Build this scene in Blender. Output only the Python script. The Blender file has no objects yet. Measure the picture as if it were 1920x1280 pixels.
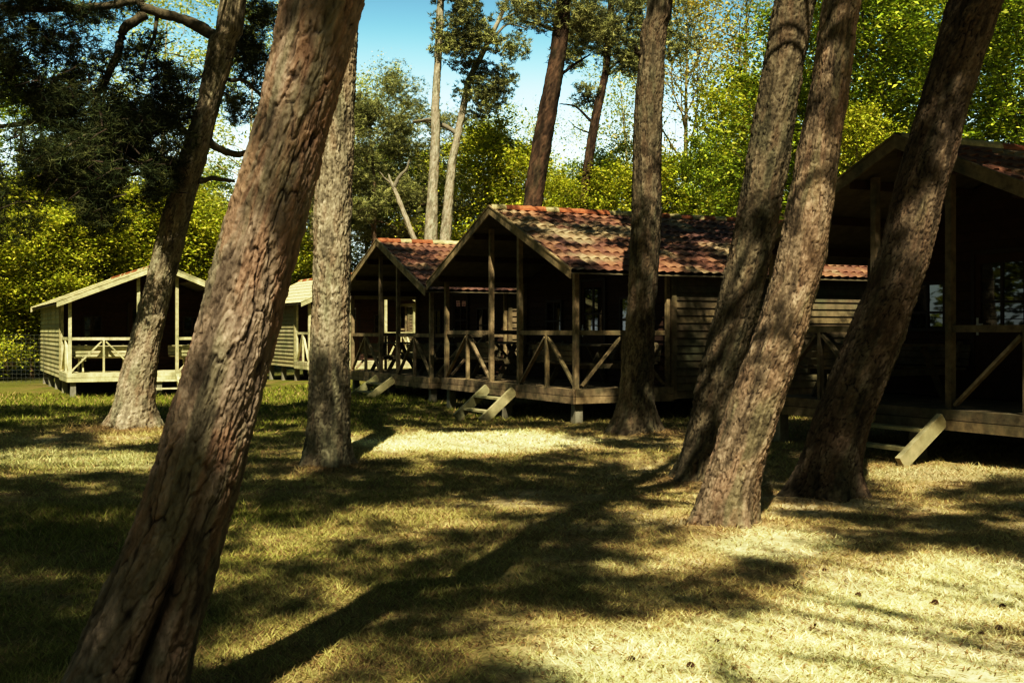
import bpy, math, random
import numpy as np
from math import sin, cos, pi, radians
from mathutils import Vector, Matrix

random.seed(7)
RNG = np.random.default_rng(11)
SC = bpy.context.scene
COL = SC.collection
F = 2160.0          # focal length in photo pixels
EYE = 1.6
EL = radians(50)    # sun elevation, straight behind the camera
COT = 1 / math.tan(EL)

def PX(px, Y): return (px - 960) / F * Y
def PZ(py, Y): return EYE + (620 - py) / F * Y

# ------------------------------------------------------------------ noise
def _hash(ix, iy, iz, seed):
    h = (ix.astype(np.int64) * 374761393 + iy.astype(np.int64) * 668265263 + iz.astype(np.int64) * 2147483647 + seed * 1274126177) & 0xFFFFFFFF
    h = ((h ^ (h >> 13)) * 1274126177) & 0xFFFFFFFF
    h = ((h ^ (h >> 16)) * 2246822519) & 0xFFFFFFFF
    h = h ^ (h >> 15)
    return (h & 0xFFFFFF) / float(0xFFFFFF)

def vnoise(x, y, z=None, seed=0):
    x = np.asarray(x, float); y = np.asarray(y, float)
    z = np.zeros_like(x) if z is None else np.asarray(z, float)
    ix, iy, iz = np.floor(x), np.floor(y), np.floor(z)
    fx, fy, fz = x - ix, y - iy, z - iz
    fx, fy, fz = [f * f * (3 - 2 * f) for f in (fx, fy, fz)]
    r = 0
    for a in (0, 1):
        for b in (0, 1):
            for c in (0, 1):
                w = (fx if a else 1 - fx) * (fy if b else 1 - fy) * (fz if c else 1 - fz)
                r = r + w * _hash(ix + a, iy + b, iz + c, seed)
    return r

def fbm(x, y, z=None, o=4, seed=0):
    r = 0; amp = .5; t = 0
    for k in range(o):
        f = 2.0 ** k
        r = r + amp * vnoise(x * f, y * f, None if z is None else z * f, seed + k * 17)
        t += amp; amp *= .5
    return r / t

def sstep(a, b, x):
    t = np.clip((x - a) / (b - a), 0, 1)
    return t * t * (3 - 2 * t)

def ground_h(x, y):
    x = np.asarray(x, float); y = np.asarray(y, float)
    h = -.26 * sstep(-5, -10, x) * sstep(24, 31, y)
    h = h + .07 * (fbm(x * .35 + 3, y * .35, seed=5) - .5) * sstep(60, 20, y)
    h = h + .03 * (fbm(x * 1.7, y * 1.7, seed=9) - .5) - .15 * np.exp(-((x + 1.0) / 1.3) ** 2 - ((y - 22.6) / 2.0) ** 2)
    # slight mounds round the trunk bases
    for bx, by, r in ((-1.60, 4.5, .5), (-2.2, 13.5, .55), (-6.4, 19, .6), (2.2, 18.1, .5), (1.85, 12.1, .5), (1.72, 9.3, .5), (2.95, 11, .5)):
        h = h + .06 * np.exp(-((x - bx) ** 2 + (y - by) ** 2) / r ** 2)
    return h

# ------------------------------------------------------------------ mesh builder
class MB:
    def __init__(self):
        self.v = []; self.c = []; self.q = []; self.t = []; self.n = 0
    def add(self, v, quads=None, tris=None, col=(1, 1, 1)):
        v = np.asarray(v, float).reshape(-1, 3)
        col = np.asarray(col, float)
        if col.ndim == 1: col = np.tile(col, (len(v), 1))
        if quads is not None and len(quads): self.q.append(np.asarray(quads, np.int64) + self.n)
        if tris is not None and len(tris): self.t.append(np.asarray(tris, np.int64) + self.n)
        self.v.append(v); self.c.append(col); self.n += len(v)
        return self
    def box(self, p0, p1, w, h, up=(0, 0, 1), col=None, taper=1.0):
        """beam from p0 to p1, w across, h along 'up'"""
        if col is None:
            k = random.uniform(.82, 1.12); col = (k, k * random.uniform(.97, 1.02), k * random.uniform(.93, 1.03))
        a = Vector(p0); b = Vector(p1); d = (b - a).normalized(); u = Vector(up)
        if abs(d.dot(u)) > .98: u = Vector((0, 1, 0))
        s = d.cross(u).normalized(); u = s.cross(d).normalized()
        V = []
        for p, k in ((a, 1), (b, taper)):
            for i, j in ((-1, -1), (1, -1), (1, 1), (-1, 1)):
                V.append(p + s * (w / 2 * i * k) + u * (h / 2 * j * k))
        return self.add([tuple(q) for q in V], [(3, 2, 1, 0), (4, 5, 6, 7), (0, 1, 5, 4), (1, 2, 6, 5), (2, 3, 7, 6), (3, 0, 4, 7)], col=col)
    def aabb(self, x0, x1, y0, y1, z0, z1, col=None):
        return self.box(((x0 + x1) / 2, (y0 + y1) / 2, z0), ((x0 + x1) / 2, (y0 + y1) / 2, z1), abs(x1 - x0), abs(y1 - y0), up=(0, 1, 0), col=col)
    def tube(self, pts, rad, n=6, col=(1, 1, 1)):
        pts = np.asarray(pts, float); m = len(pts); rad = np.broadcast_to(rad, (m,))
        d = np.gradient(pts, axis=0); d /= np.linalg.norm(d, axis=1)[:, None] + 1e-9
        ref = np.array([.13, .31, .94]) if abs(d[0, 2]) < .8 else np.array([.95, .1, .2])
        s = np.cross(d, ref); s /= np.linalg.norm(s, axis=1)[:, None] + 1e-9
        u = np.cross(s, d)
        th = np.linspace(0, 2 * pi, n, endpoint=False)
        V = pts[:, None, :] + rad[:, None, None] * (np.cos(th)[None, :, None] * s[:, None, :] + np.sin(th)[None, :, None] * u[:, None, :])
        i = np.arange(m - 1)[:, None] * n; j = np.arange(n)[None, :]; k = (j + 1) % n
        Q = np.stack([i + j, i + k, i + n + k, i + n + j], -1).reshape(-1, 4)
        self.add(V.reshape(-1, 3), Q, col=col)
        self.add(V[-1], tris=[(0, a, a + 1) for a in range(1, n - 1)], col=col)
        return self
    def grid(self, V, wrap=False, col=(1, 1, 1)):
        m, n = V.shape[:2]
        i = np.arange(m - 1)[:, None] * n; j = np.arange(n if wrap else n - 1)[None, :]; k = (j + 1) % n
        Q = np.stack([i + j, i + k, i + n + k, i + n + j], -1).reshape(-1, 4)
        col = np.asarray(col, float)
        if col.ndim == 3: col = col.reshape(-1, 3)
        return self.add(V.reshape(-1, 3), Q, col=col)
    def mesh(self, name, mat, smooth=False):
        me = bpy.data.meshes.new(name)
        v = np.concatenate(self.v); c = np.concatenate(self.c)
        q = np.concatenate(self.q) if self.q else np.zeros((0, 4), np.int64)
        t = np.concatenate(self.t) if self.t else np.zeros((0, 3), np.int64)
        me.vertices.add(len(v)); me.vertices.foreach_set('co', v.astype(np.float32).ravel())
        me.loops.add(q.size + t.size)
        me.loops.foreach_set('vertex_index', np.concatenate([q.ravel(), t.ravel()]).astype(np.int32))
        me.polygons.add(len(q) + len(t))
        me.polygons.foreach_set('loop_start', np.concatenate([np.arange(len(q)) * 4, q.size + np.arange(len(t)) * 3]).astype(np.int32))
        me.update(calc_edges=True)
        me.polygons.foreach_set('use_smooth', np.full(len(me.polygons), bool(smooth)))
        ca = me.color_attributes.new('Col', 'FLOAT_COLOR', 'POINT')
        ca.data.foreach_set('color', np.concatenate([c, np.ones((len(c), 1))], 1).astype(np.float32).ravel())
        me.materials.append(mat); me.validate()
        return me
    def obj(self, name, mat, parent=None, smooth=False, loc=None):
        o = bpy.data.objects.new(name, self.mesh(name, mat, smooth)); COL.objects.link(o)
        if parent is not None: o.parent = parent
        if loc is not None: o.location = loc
        return o

def tag(o, label=None, cat=None, group=None, kind=None):
    if label: o['label'] = label
    if cat: o['category'] = cat
    if group: o['group'] = group
    if kind: o['kind'] = kind
    return o

def empty(name, loc=(0, 0, 0), rz=0):
    o = bpy.data.objects.new(name, None); COL.objects.link(o)
    o.location = loc; o.rotation_euler = (0, 0, rz); o.empty_display_size = .2
    return o

def copy_tree(o, parent=None):
    c = o.copy(); COL.objects.link(c)
    if parent is not None: c.parent = parent
    for ch in list(o.children): copy_tree(ch, c)
    return c

# ------------------------------------------------------------------ materials
def new_mat(name):
    m = bpy.data.materials.new(name); m.use_nodes = True
    nt = m.node_tree; nt.nodes.clear()
    return m, nt, nt.nodes.new

def col_mat(name, base=(1, 1, 1), rough=.85, n_scale=20, n_amt=.35, bump=.3, bump_scale=60, bump_dist=.01, stretch=(1, 1, 1), trans=0, spec=.3, tint2=None, t_scale=3):
    """vertex colour x base colour, broken up with noise, with noise bump"""
    m, nt, N = new_mat(name); L = nt.links.new
    out = N('ShaderNodeOutputMaterial'); bs = N('ShaderNodeBsdfPrincipled')
    bs.inputs['Roughness'].default_value = rough; bs.inputs['Specular IOR Level'].default_value = spec
    at = N('ShaderNodeVertexColor'); at.layer_name = 'Col'
    tc = N('ShaderNodeTexCoord'); mp = N('ShaderNodeMapping'); mp.inputs['Scale'].default_value = stretch
    L(tc.outputs['Object'], mp.inputs['Vector'])
    nz = N('ShaderNodeTexNoise'); nz.inputs['Scale'].default_value = n_scale; nz.inputs['Detail'].default_value = 5; nz.inputs['Roughness'].default_value = .65
    L(mp.outputs[0], nz.inputs['Vector'])
    mr = N('ShaderNodeMapRange'); mr.inputs['From Min'].default_value = .25; mr.inputs['From Max'].default_value = .75
    mr.inputs['To Min'].default_value = 1 - n_amt; mr.inputs['To Max'].default_value = 1 + n_amt
    L(nz.outputs['Fac'], mr.inputs['Value'])
    mx = N('ShaderNodeMix'); mx.data_type = 'RGBA'; mx.blend_type = 'MULTIPLY'; mx.inputs['Factor'].default_value = 1
    L(at.outputs['Color'], mx.inputs['A']); mx.inputs['B'].default_value = (*base, 1)
    src = mx.outputs['Result']
    if tint2 is not None:
        n2 = N('ShaderNodeTexNoise'); n2.inputs['Scale'].default_value = t_scale; n2.inputs['Detail'].default_value = 6
        L(tc.outputs['Object'], n2.inputs['Vector'])
        r2 = N('ShaderNodeMapRange'); r2.inputs['From Min'].default_value = .45; r2.inputs['From Max'].default_value = .68
        L(n2.outputs['Fac'], r2.inputs['Value'])
        m3 = N('ShaderNodeMix'); m3.data_type = 'RGBA'; L(r2.outputs[0], m3.inputs['Factor'])
        L(src, m3.inputs['A']); m3.inputs['B'].default_value = (*tint2, 1); src = m3.outputs['Result']
    m2 = N('ShaderNodeVectorMath'); m2.operation = 'SCALE'
    L(src, m2.inputs[0]); L(mr.outputs[0], m2.inputs['Scale'])
    L(m2.outputs[0], bs.inputs['Base Color'])
    if bump > 0:
        nb = N('ShaderNodeTexNoise'); nb.inputs['Scale'].default_value = bump_scale; nb.inputs['Detail'].default_value = 4
        L(mp.outputs[0], nb.inputs['Vector'])
        bp = N('ShaderNodeBump'); bp.inputs['Strength'].default_value = bump; bp.inputs['Distance'].default_value = bump_dist
        L(nb.outputs['Fac'], bp.inputs['Height']); L(bp.outputs[0], bs.inputs['Normal'])
    if trans > 0:
        tr = N('ShaderNodeBsdfTranslucent'); L(m2.outputs[0], tr.inputs['Color'])
        ms = N('ShaderNodeMixShader'); ms.inputs[0].default_value = trans
        L(bs.outputs[0], ms.inputs[1]); L(tr.outputs[0], ms.inputs[2]); L(ms.outputs[0], out.inputs[0])
    else:
        L(bs.outputs[0], out.inputs[0])
    return m

M = {}
M['wood'] = col_mat('weathered_wood', (.60, .54, .33), .8, 9, .38, .35, 30, .006, stretch=(1, 1, 1), tint2=(.36, .34, .19), t_scale=2.2)
M['dimwood'] = col_mat('dimmed_wood', (.31, .235, .14), .85, 9, .5, .35, 30, .006, tint2=(.13, .115, .065), t_scale=2.6)  # weathered wood darkened: shade on these cabins put into the colour
M['dimsiding'] = col_mat('dimmed_siding', (.20, .15, .09), .85, 7, .4, .3, 30, .006, tint2=(.13, .125, .07), t_scale=1.4)  # siding copy with the weaker light put into its colour
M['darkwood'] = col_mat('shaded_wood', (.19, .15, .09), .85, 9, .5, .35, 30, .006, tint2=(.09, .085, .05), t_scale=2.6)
M['siding'] = col_mat('siding_wood', (.42, .37, .21), .8, 7, .3, .3, 30, .006, tint2=(.28, .27, .15), t_scale=1.2)
M['brown'] = col_mat('brown_stained_wood', (.060, .030, .018), .8, 8, .35, .3, 30, .006)
M['ceiling'] = col_mat('ceiling_boards', (.15, .125, .075), .85, 6, .35, .2, 30, .006)
M['tile'] = col_mat('roof_tile', (1, 1, 1), .6, 14, .4, .25, 90, .005, spec=.3)
M['frame'] = col_mat('dark_frame_wood', (.05, .035, .025), .6, 20, .2, .1)
M['block'] = col_mat('footing_block', (.30, .28, .21), .9, 10, .3, .4)
M['white'] = col_mat('white_plastic', (.75, .75, .72), .4, 30, .06, 0)
M['bark'] = col_mat('pine_bark', (1, 1, 1), .95, 26, .38, .9, 55, .012, stretch=(1, 1, .55), spec=.12)
M['farbark'] = col_mat('far_bark', (1, 1, 1), .95, 6, .45, .5, 20, .02, stretch=(1, 1, .4), spec=.1)
M['ground'] = col_mat('lawn_soil', (1, 1, 1), .95, 22, .45, .8, 60, .02, spec=.08)
M['grass'] = col_mat('grass_blades', (1, 1, 1), .75, 4, .25, 0, trans=.25, spec=.12)
M['leaf'] = col_mat('leaf', (1, 1, 1), .55, 1.2, .3, 0, trans=.30, spec=.2)
M['needle'] = col_mat('pine_needle', (1, 1, 1), .6, 2.0, .3, 0, trans=.06, spec=.15)
M['wire'] = col_mat('galvanised_wire', (.10, .10, .08), .5, 9, .1, 0)
M['cone'] = col_mat('cone_scales', (.075, .040, .022), .8, 50, .3, .2)

def glass_mat():
    m, nt, N = new_mat('window_glass'); L = nt.links.new
    out = N('ShaderNodeOutputMaterial'); bs = N('ShaderNodeBsdfPrincipled')
    tc = N('ShaderNodeTexCoord'); nz = N('ShaderNodeTexNoise'); nz.inputs['Scale'].default_value = 2.5
    L(tc.outputs['Object'], nz.inputs['Vector'])
    cr = N('ShaderNodeValToRGB'); cr.color_ramp.elements[0].color = (.006, .007, .007, 1); cr.color_ramp.elements[1].color = (.014, .014, .012, 1)
    L(nz.outputs['Fac'], cr.inputs[0]); L(cr.outputs[0], bs.inputs['Base Color'])
    bs.inputs['Roughness'].default_value = .02; bs.inputs['IOR'].default_value = 1.75; bs.inputs['Specular IOR Level'].default_value = .8
    L(bs.outputs[0], out.inputs[0]); return m
M['glass'] = glass_mat()

# ------------------------------------------------------------------ ground colour field
def dryness(x, y):
    """0 = fresh green lawn, 1 = straw / sandy"""
    px = 960 + x / np.maximum(y, .5) * F; py = 620 + EYE * F / np.maximum(y, .5)
    d = .50 + .22 * sstep(-1.6, .3, x) * sstep(17, 13, y) + 1.0 * (fbm(x * .8 + 7, y * .8, o=4, seed=31) - .5)
    d = d + .55 * sstep(-.5, 1.8, x) * sstep(15, 8, y)
    d = d + .75 * np.exp(-((x - .0) / 2.6) ** 2 - ((y - 16.4) / 1.3) ** 2)
    d = d + .55 * np.exp(-((x + 6.3) / 1.6) ** 2 - ((y - 17.2) / 1.6) ** 2)
    d = d - .35 * sstep(-1.5, -4, x) * sstep(16, 19, y) - .35 * sstep(19, 24, y)
    d = d - .18 * sstep(-.2, -2, x) * sstep(12, 8, y)
    return np.clip(d, 0, 1)

def sun_pale(x, y):
    """sunlight put into the turf colour as pale patches: the front right, the strip before the middle cabin, the left edge"""
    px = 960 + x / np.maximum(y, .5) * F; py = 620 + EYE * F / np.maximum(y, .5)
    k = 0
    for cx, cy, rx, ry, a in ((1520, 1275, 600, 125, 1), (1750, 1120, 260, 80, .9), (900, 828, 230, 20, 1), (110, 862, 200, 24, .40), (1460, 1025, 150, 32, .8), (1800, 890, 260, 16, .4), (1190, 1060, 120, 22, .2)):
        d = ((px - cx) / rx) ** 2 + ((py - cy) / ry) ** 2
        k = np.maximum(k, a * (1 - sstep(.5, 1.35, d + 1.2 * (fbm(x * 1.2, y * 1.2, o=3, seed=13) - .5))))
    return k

def ground_colour(x, y, blade=False):
    d = dryness(x, y)[..., None]
    n = fbm(x * 6, y * 6, o=3, seed=77)[..., None]
    n2 = fbm(x * 1.9, y * 1.9, o=3, seed=41)[..., None]
    green = np.array([.17, .17, .04]); straw = np.array([.50, .39, .20]); soil = np.array([.24, .16, .085]); sand = np.array([.60, .50, .31])
    if blade: green = np.array([.27, .29, .055]); straw = np.array([.62, .54, .25])
    c = green * (1 - d) + straw * d
    ft = 0
    for bx, by, rr in ((-1.60, 4.5, .5), (-2.2, 13.5, .6), (-6.4, 19, .9), (2.2, 18.1, .6), (1.85, 12.1, .5), (1.72, 9.3, .45), (2.95, 11, .55), (4.7, 12.7, .8)):
        ft = ft + np.exp(-((x - bx) ** 2 + (y - by) ** 2) / rr ** 2)
    ft = np.clip(ft[..., None] * 1.2 * (.4 + n2), 0, .85); c = c * (1 - ft) + np.array([.30, .20, .11]) * ft
    wn = sun_pale(x, y)[..., None] * .80; pale = np.array([1.06, 1.05, .62]) if blade else np.array([.84, .80, .46])  # sun patches lightened in the ground colour itself
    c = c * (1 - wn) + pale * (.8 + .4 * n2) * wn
    if not blade:
        k = sstep(.48, .66, n) * (.75 - .5 * wn)
        c = c * (1 - k) + soil * k
        s = sstep(.75, 1.0, d) * sstep(.45, .6, n2) * .8
        c = c * (1 - s) + sand * s
    return c * (.75 + .5 * n)

def build_ground():
    def axis(a, b, step, far, ratio=1.25):
        mid = list(np.arange(a, b + 1e-6, step)); lo = []; hi = []
        s = step; p = a
        while p > -far: s *= ratio; p -= s; lo.append(p)
        s = step; p = b
        while p < far: s *= ratio; p += s; hi.append(p)
        return np.array(lo[::-1] + mid + hi)
    xs = axis(-15, 15, .11, 420); ys = axis(1.5, 36, .10, 420)
    X, Y = np.meshgrid(xs, ys)
    Z = ground_h(X, Y)
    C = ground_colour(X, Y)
    far = sstep(38, 60, np.hypot(X, Y))[..., None]
    C = C * (1 - far) + np.array([.09, .10, .035]) * far
    mb = MB(); mb.grid(np.stack([X, Y, Z], -1), col=C)
    o = mb.obj('ground', M['ground'], smooth=True); tag(o, kind='structure'); return o
build_ground()

def build_grass():
    N = 460000
    # depth sampling weighted to the foreground
    u = RNG.random(N); y0, y1 = 3.4, 34.0; p = -.15
    Y = (y0 ** p + u * (y1 ** p - y0 ** p)) ** (1 / p)
    X = (RNG.random(N) * 2 - 1) * (.50 * Y + .6)
    keep = RNG.random(N) < .30 + 2.2 * (fbm(X * 1.9, Y * 1.9, o=4, seed=61) - .27)
    X, Y = X[keep], Y[keep]; N = len(X)
    Z = ground_h(X, Y) - .004
    d = dryness(X, Y)
    h = (.018 + .030 * RNG.random(N)) * (1.15 - .45 * d) * (1 + .5 * vnoise(X * 1.1, Y * 1.1, seed=3)) * (1 + .035 * Y) * (1 - .12 * sun_pale(X, Y))
    w = .0016 + .00042 * Y
    th = RNG.random(N) * 2 * pi; ph = RNG.random(N) * 2 * pi
    lean = (.25 + .95 * RNG.random(N)) * h * (1 + .8 * d)
    sx, sy = np.cos(th) * w, np.sin(th) * w
    b = np.stack([X, Y, Z], -1)
    s = np.stack([sx, sy, np.zeros(N)], -1)
    tip = b + np.stack([np.cos(ph) * lean, np.sin(ph) * lean, h * (.95 - .3 * RNG.random(N))], -1)
    V = np.stack([b - s, b + s, tip], 1).reshape(-1, 3)
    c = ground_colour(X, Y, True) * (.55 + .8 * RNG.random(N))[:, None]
    dead = RNG.random(N) < .16 + .26 * sstep(-2, .3, X) * (fbm(X * 1.3, Y * 1.3, seed=19) > .42) * (1 - sun_pale(X, Y)); c[dead] = np.array([.54, .39, .20]) * (.5 + .8 * RNG.random(dead.sum()))[:, None]
    C = np.repeat(c, 3, 0)
    T = np.arange(3 * N).reshape(-1, 3)
    mb = MB(); mb.add(V, tris=T, col=C)
    tag(mb.obj('grass', M['grass']), 'short dry lawn grass growing over the ground between the pines', 'grass', kind='stuff')
    # fallen needles and crumbs
    N = 26000
    Y = 3.5 + 18 * RNG.random(N) ** 1.5; X = (RNG.random(N) * 2 - 1) * (.5 * Y + .4)
    Z = ground_h(X, Y) + .008 + .012 * RNG.random(N)
    th = RNG.random(N) * pi; l = .012 + .03 * RNG.random(N); w = .0022 + .0004 * Y
    dx = np.stack([np.cos(th) * l, np.sin(th) * l, .3 * l * (RNG.random(N) - .5)], -1); s = np.stack([-np.sin(th) * w, np.cos(th) * w, 0 * w], -1)
    b = np.stack([X, Y, Z], -1)
    V = np.stack([b - dx, b + s, b + dx, b - s], 1).reshape(-1, 3)
    c = np.array([[.24, .15, .075]]) * (.5 + 1.4 * RNG.random(N))[:, None]
    mb = MB(); mb.add(V, quads=np.arange(4 * N).reshape(-1, 4), col=np.repeat(c, 4, 0))
    tag(mb.obj('leaf_litter', M['grass']), 'brown needles and crumbs scattered over the lawn', 'litter', kind='stuff')
build_grass()

# ------------------------------------------------------------------ cabins
TH = .42  # roof slope
def siding_wall(x0, x1, z0, ztop_fn, axis='x', pos=0, face=-1, bh=.135, holes=()):
    """overlapping boards; runs along axis at 'pos' on the other axis; face = outward sign. ztop_fn(x) gives the top"""
    mb = MB(); z = z0
    zmax = max(ztop_fn(x) for x in np.linspace(x0, x1, 21))
    while z < zmax - .01:
        zt = min(z + bh, zmax)
        xs = np.linspace(x0, x1, 81); ok = [x for x in xs if ztop_fn(x) >= z + .01]
        if not ok: break
        a0, a1 = min(ok), max(ok)
        ok2 = [x for x in xs if ztop_fn(x) >= zt - 1e-4] or [(a0 + a1) / 2]
        b0, b1 = min(ok2), max(ok2)
        k = random.uniform(.8, 1.15); col = (k, k * random.uniform(.97, 1.03), k * random.uniform(.92, 1.04))
        ob = pos + face * .034; ot = pos + face * .006
        pts = [(a0, ob, z + .012), (a1, ob, z + .012), (b1, ot, zt + .004), (b0, ot, zt + .004), (a0, pos - face * .02, z), (a1, pos - face * .02, z), (b1, pos - face * .02, zt), (b0, pos - face * .02, zt)]
        if axis == 'y': pts = [(p[1], p[0], p[2]) for p in pts]
        mb.add(pts, [(0, 1, 2, 3), (0, 4, 5, 1), (4, 7, 6, 5), (1, 5, 6, 2), (0, 3, 7, 4), (3, 2, 6, 7)], col=col)
        z += bh
    return mb

def tile_slope(mb, x_ridge, x_eave, zr, ze, y0, y1, seed, lichen_sun):
    """corrugated pantiles from ridge to eave"""
    L = math.hypot(x_eave - x_ridge, ze - zr); ux = (x_eave - x_ridge) / L; uz = (ze - zr) / L
    nx, nz = -uz * (1 if ux > 0 else -1), abs(ux)
    if ux < 0: nx = uz
    else: nx = -uz
    step = .35; wave = .20
    ss = []
    k = 0
    while k * step < L - .02:
        a = k * step; b = min(a + step, L)
        ss += [(a + .001, a, 0), ((a + b) / 2, a, .5), (b - .001, a, 1)]
        k += 1
    ts = np.arange(y0, y1 + 1e-6, wave / 6)
    S = np.array([s[0] for s in ss]); A = np.array([s[1] for s in ss]); K = np.array([s[2] for s in ss])
    T, SS = np.meshgrid(ts, S); _, AA = np.meshgrid(ts, A); _, KK = np.meshgrid(ts, K)
    H = .020 * (np.cos(2 * pi * T / wave)) + .026 * KK + .006 * (vnoise(T * .8, SS * .8, seed=seed) - .5)
    # scalloped lower edges
    SS2 = SS + .02 * np.cos(2 * pi * T / wave) * (KK - .0)
    V = np.stack([x_ridge + ux * SS2 + nx * H, T, zr + uz * SS2 + nz * H], -1)
    ci = np.floor(T / wave + .5); ri = np.round(AA / step)
    r1 = _hash(ci, ri, ci * 0, seed); r2 = _hash(ci, ri, ci * 0, seed + 5)
    r1 = np.clip(.25 * r1 + 1.6 * (fbm(T * .7, SS * 1.1, o=4, seed=seed + 3) - .30), 0, 1)
    red = np.array([.29, .145, .09]); pur = np.array([.17, .095, .075]); org = np.array([.44, .25, .13]); lic_sun = np.array([.62, .55, .32])
    c = red * (1 - r1[..., None]) + pur * r1[..., None]
    o = (r2 > .6)[..., None] * .45 * r2[..., None]; c = c * (1 - o) + org * o
    ln = sstep(.62 - lichen_sun * .5, .80 - lichen_sun * .5, fbm(T * 1.3 + seed, SS * 2.2, o=4, seed=seed + 9))[..., None]  # pale patches: lichen, with sun on the tiles put into their colour
    ln = np.clip(ln * (.35 + lichen_sun), 0, 1)
    c = c * (1 - ln) + lic_sun * ln
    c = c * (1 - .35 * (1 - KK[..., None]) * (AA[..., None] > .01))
    mb.grid(V, col=c)
    # thickness at the eave
    return mb

def cabin(name, label, loc, rz, W, posts, door, wins, depth, body, deck, eave, ridge, front_mat, lichen_sunL=.25, lichen_sunR=.25, stairs=True, seed=1, dim=True, gz=-.04):
    """x along the gable front from its left end, y into the cabin"""
    root = empty(name, loc, rz); tag(root, label, 'cabin')
    random.seed(seed * 13 + 1)
    WD, SD = {True: (M['dimwood'], M['dimsiding']), False: (M['wood'], M['siding']), 'dark': (M['darkwood'], M['dimsiding'])}[dim]
    D = deck; Ltot = depth + body; xc = W / 2
    oh = .30; ohf = .25
    zE = D + eave; zR = D + ridge; xe0, xe1 = -oh, W + oh
    slope = (zR - zE) / (xc + oh)
    roof_z = lambda x: zR - abs(x - xc) * slope           # underside of tiles
    # --- deck
    mb = MB(); y = .0
    n = int(depth / .125)
    for i in range(n): mb.aabb(0.0, W, i * depth / n + .004, (i + 1) * depth / n - .004, D - .035, D - .003)
    mb.obj('deck_floor', WD, root)
    for (a, b) in (((-.02, -.025), (W + .02, -.025)), ((W + .025, 0), (W + .025, depth)), ((-.025, 0), (-.025, depth))):
        m = MB()
        for k in range(2):
            m.box((a[0], a[1], D - .062 - k * .128), (b[0], b[1], D - .062 - k * .128), .045 - .006 * k, .120)
        m.obj('deck_fascia', WD, root)
    # beams underneath
    m = MB()
    for yy in np.linspace(.3, Ltot - .3, 8): m.box((.1, yy, D - .14), (W - .1, yy, D - .14), .08, .16)
    m.obj('floor_joist', M['brown'], root)
    mf = MB(); mf.aabb(.02, W - .02, depth + .03, Ltot - .03, D - .06, D - .01); mf.obj('floor_panel', M['brown'], root)
    # --- footings
    for yy in np.linspace(.12, Ltot - .15, 5):
        for xx in (.13, xc, W - .13):
            h0 = -.45
            m = MB(); m.box((xx, yy, h0), (xx, yy, D - .245), .17, .17, up=(0, 1, 0), taper=.85)
            m.obj('footing', M['block'], root)
    # --- walls
    zb = D - .22
    gab = lambda x: roof_z(x) - .03
    siding_wall(.02, W - .02, D, gab, 'x', depth, -1).obj('front_wall', M[front_mat], root)
    siding_wall(depth - .02, Ltot, zb, lambda y: zE + .12, 'y', 0.0, -1).obj('side_wall', SD, root)
    siding_wall(depth - .02, Ltot, zb, lambda y: zE + .12, 'y', W, 1).obj('side_wall', SD, root)
    siding_wall(.02, W - .02, zb, gab, 'x', Ltot, 1).obj('back_wall', SD, root)
    for xx, s in ((0, -1), (W, 1)):
        m = MB(); m.box((xx + s * .030, depth + .03, zb), (xx + s * .030, depth + .03, zE + .06), .02, .10, up=(0, 1, 0)); m.obj('corner_board', SD, root)
    # --- posts
    for px_ in posts:
        x = min(max(px_, .045), W - .045)
        m = MB(); m.box((x, .05, D - .003), (x, .05, roof_z(x) - .05), .088, .088, up=(0, 1, 0)); m.obj('post', WD, root)
    for x in (.045, W - .045):
        m = MB(); m.box((x, depth - .07, D), (x, depth - .07, roof_z(x) - .05), .07, .07, up=(0, 1, 0)); m.obj('post', WD, root)
    # --- railings
    def rail(p0, p1):
        a = Vector(p0); b = Vector(p1); d = (b - a).normalized(); a = a + d * .045; b = b - d * .045
        rz_ = D + .985
        m = MB(); m.box((a.x, a.y, rz_ - .02), (b.x, b.y, rz_ - .02), .045, .085)
        r = m.obj('railing', WD, root)
        mid = (a + b) / 2
        m = MB(); m.box((mid.x, mid.y, D), (mid.x, mid.y, rz_ - .063), .07, .055, up=(d.x, d.y, 0)); m.obj('baluster', WD, r)
        for e, sg in ((a, -1), (b, 1)):
            lo = e - d * sg * .03
            hi = mid + d * sg * .06
            m = MB(); m.box((lo.x, lo.y, D + .05), (hi.x, hi.y, rz_ - .10), .040, .070, up=(-d.y, d.x, 0)); m.obj('brace', WD, r)
    yr = .05
    rail((posts[0], yr, 0), (posts[1], yr, 0)); rail((posts[2], yr, 0), (posts[3], yr, 0))
    rail((.045, .09, 0), (.045, depth - .08, 0)); rail((W - .045, .09, 0), (W - .045, depth - .08, 0))
    # --- roof
    rt = MB()
    tile_slope(rt, xc + .0, xe0, zR + .06, zE + .06, -ohf, Ltot + .25, seed * 7 + 1, lichen_sunL)
    tile_slope(rt, xc + .0, xe1, zR + .06, zE + .06, -ohf, Ltot + .25, seed * 7 + 2, lichen_sunR)
    ro = rt.obj('roof', M['tile'], root)
    # ridge cap
    rc = MB(); k = 0; yy = -ohf
    while yy < Ltot + .2:
        th = np.linspace(-.1, pi + .1, 9)
        for_rows = []
        for (t, r) in ((0, .085), (.30, .098)):
            for_rows.append(np.stack([xc + np.cos(th) * r * 1.25, np.full(9, yy + t), zR + .045 + np.sin(th) * r], -1))
        kk = random.uniform(.7, 1.2); base = np.array([.34, .13, .06]) if random.random() > .35 else np.array([.50, .42, .22])
        rc.grid(np.array(for_rows), col=tuple(base * kk)); yy += .29
    rc.obj('ridge_cap', M['tile'], ro)
    # ceiling boards under the tiles
    cm = MB()
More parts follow.
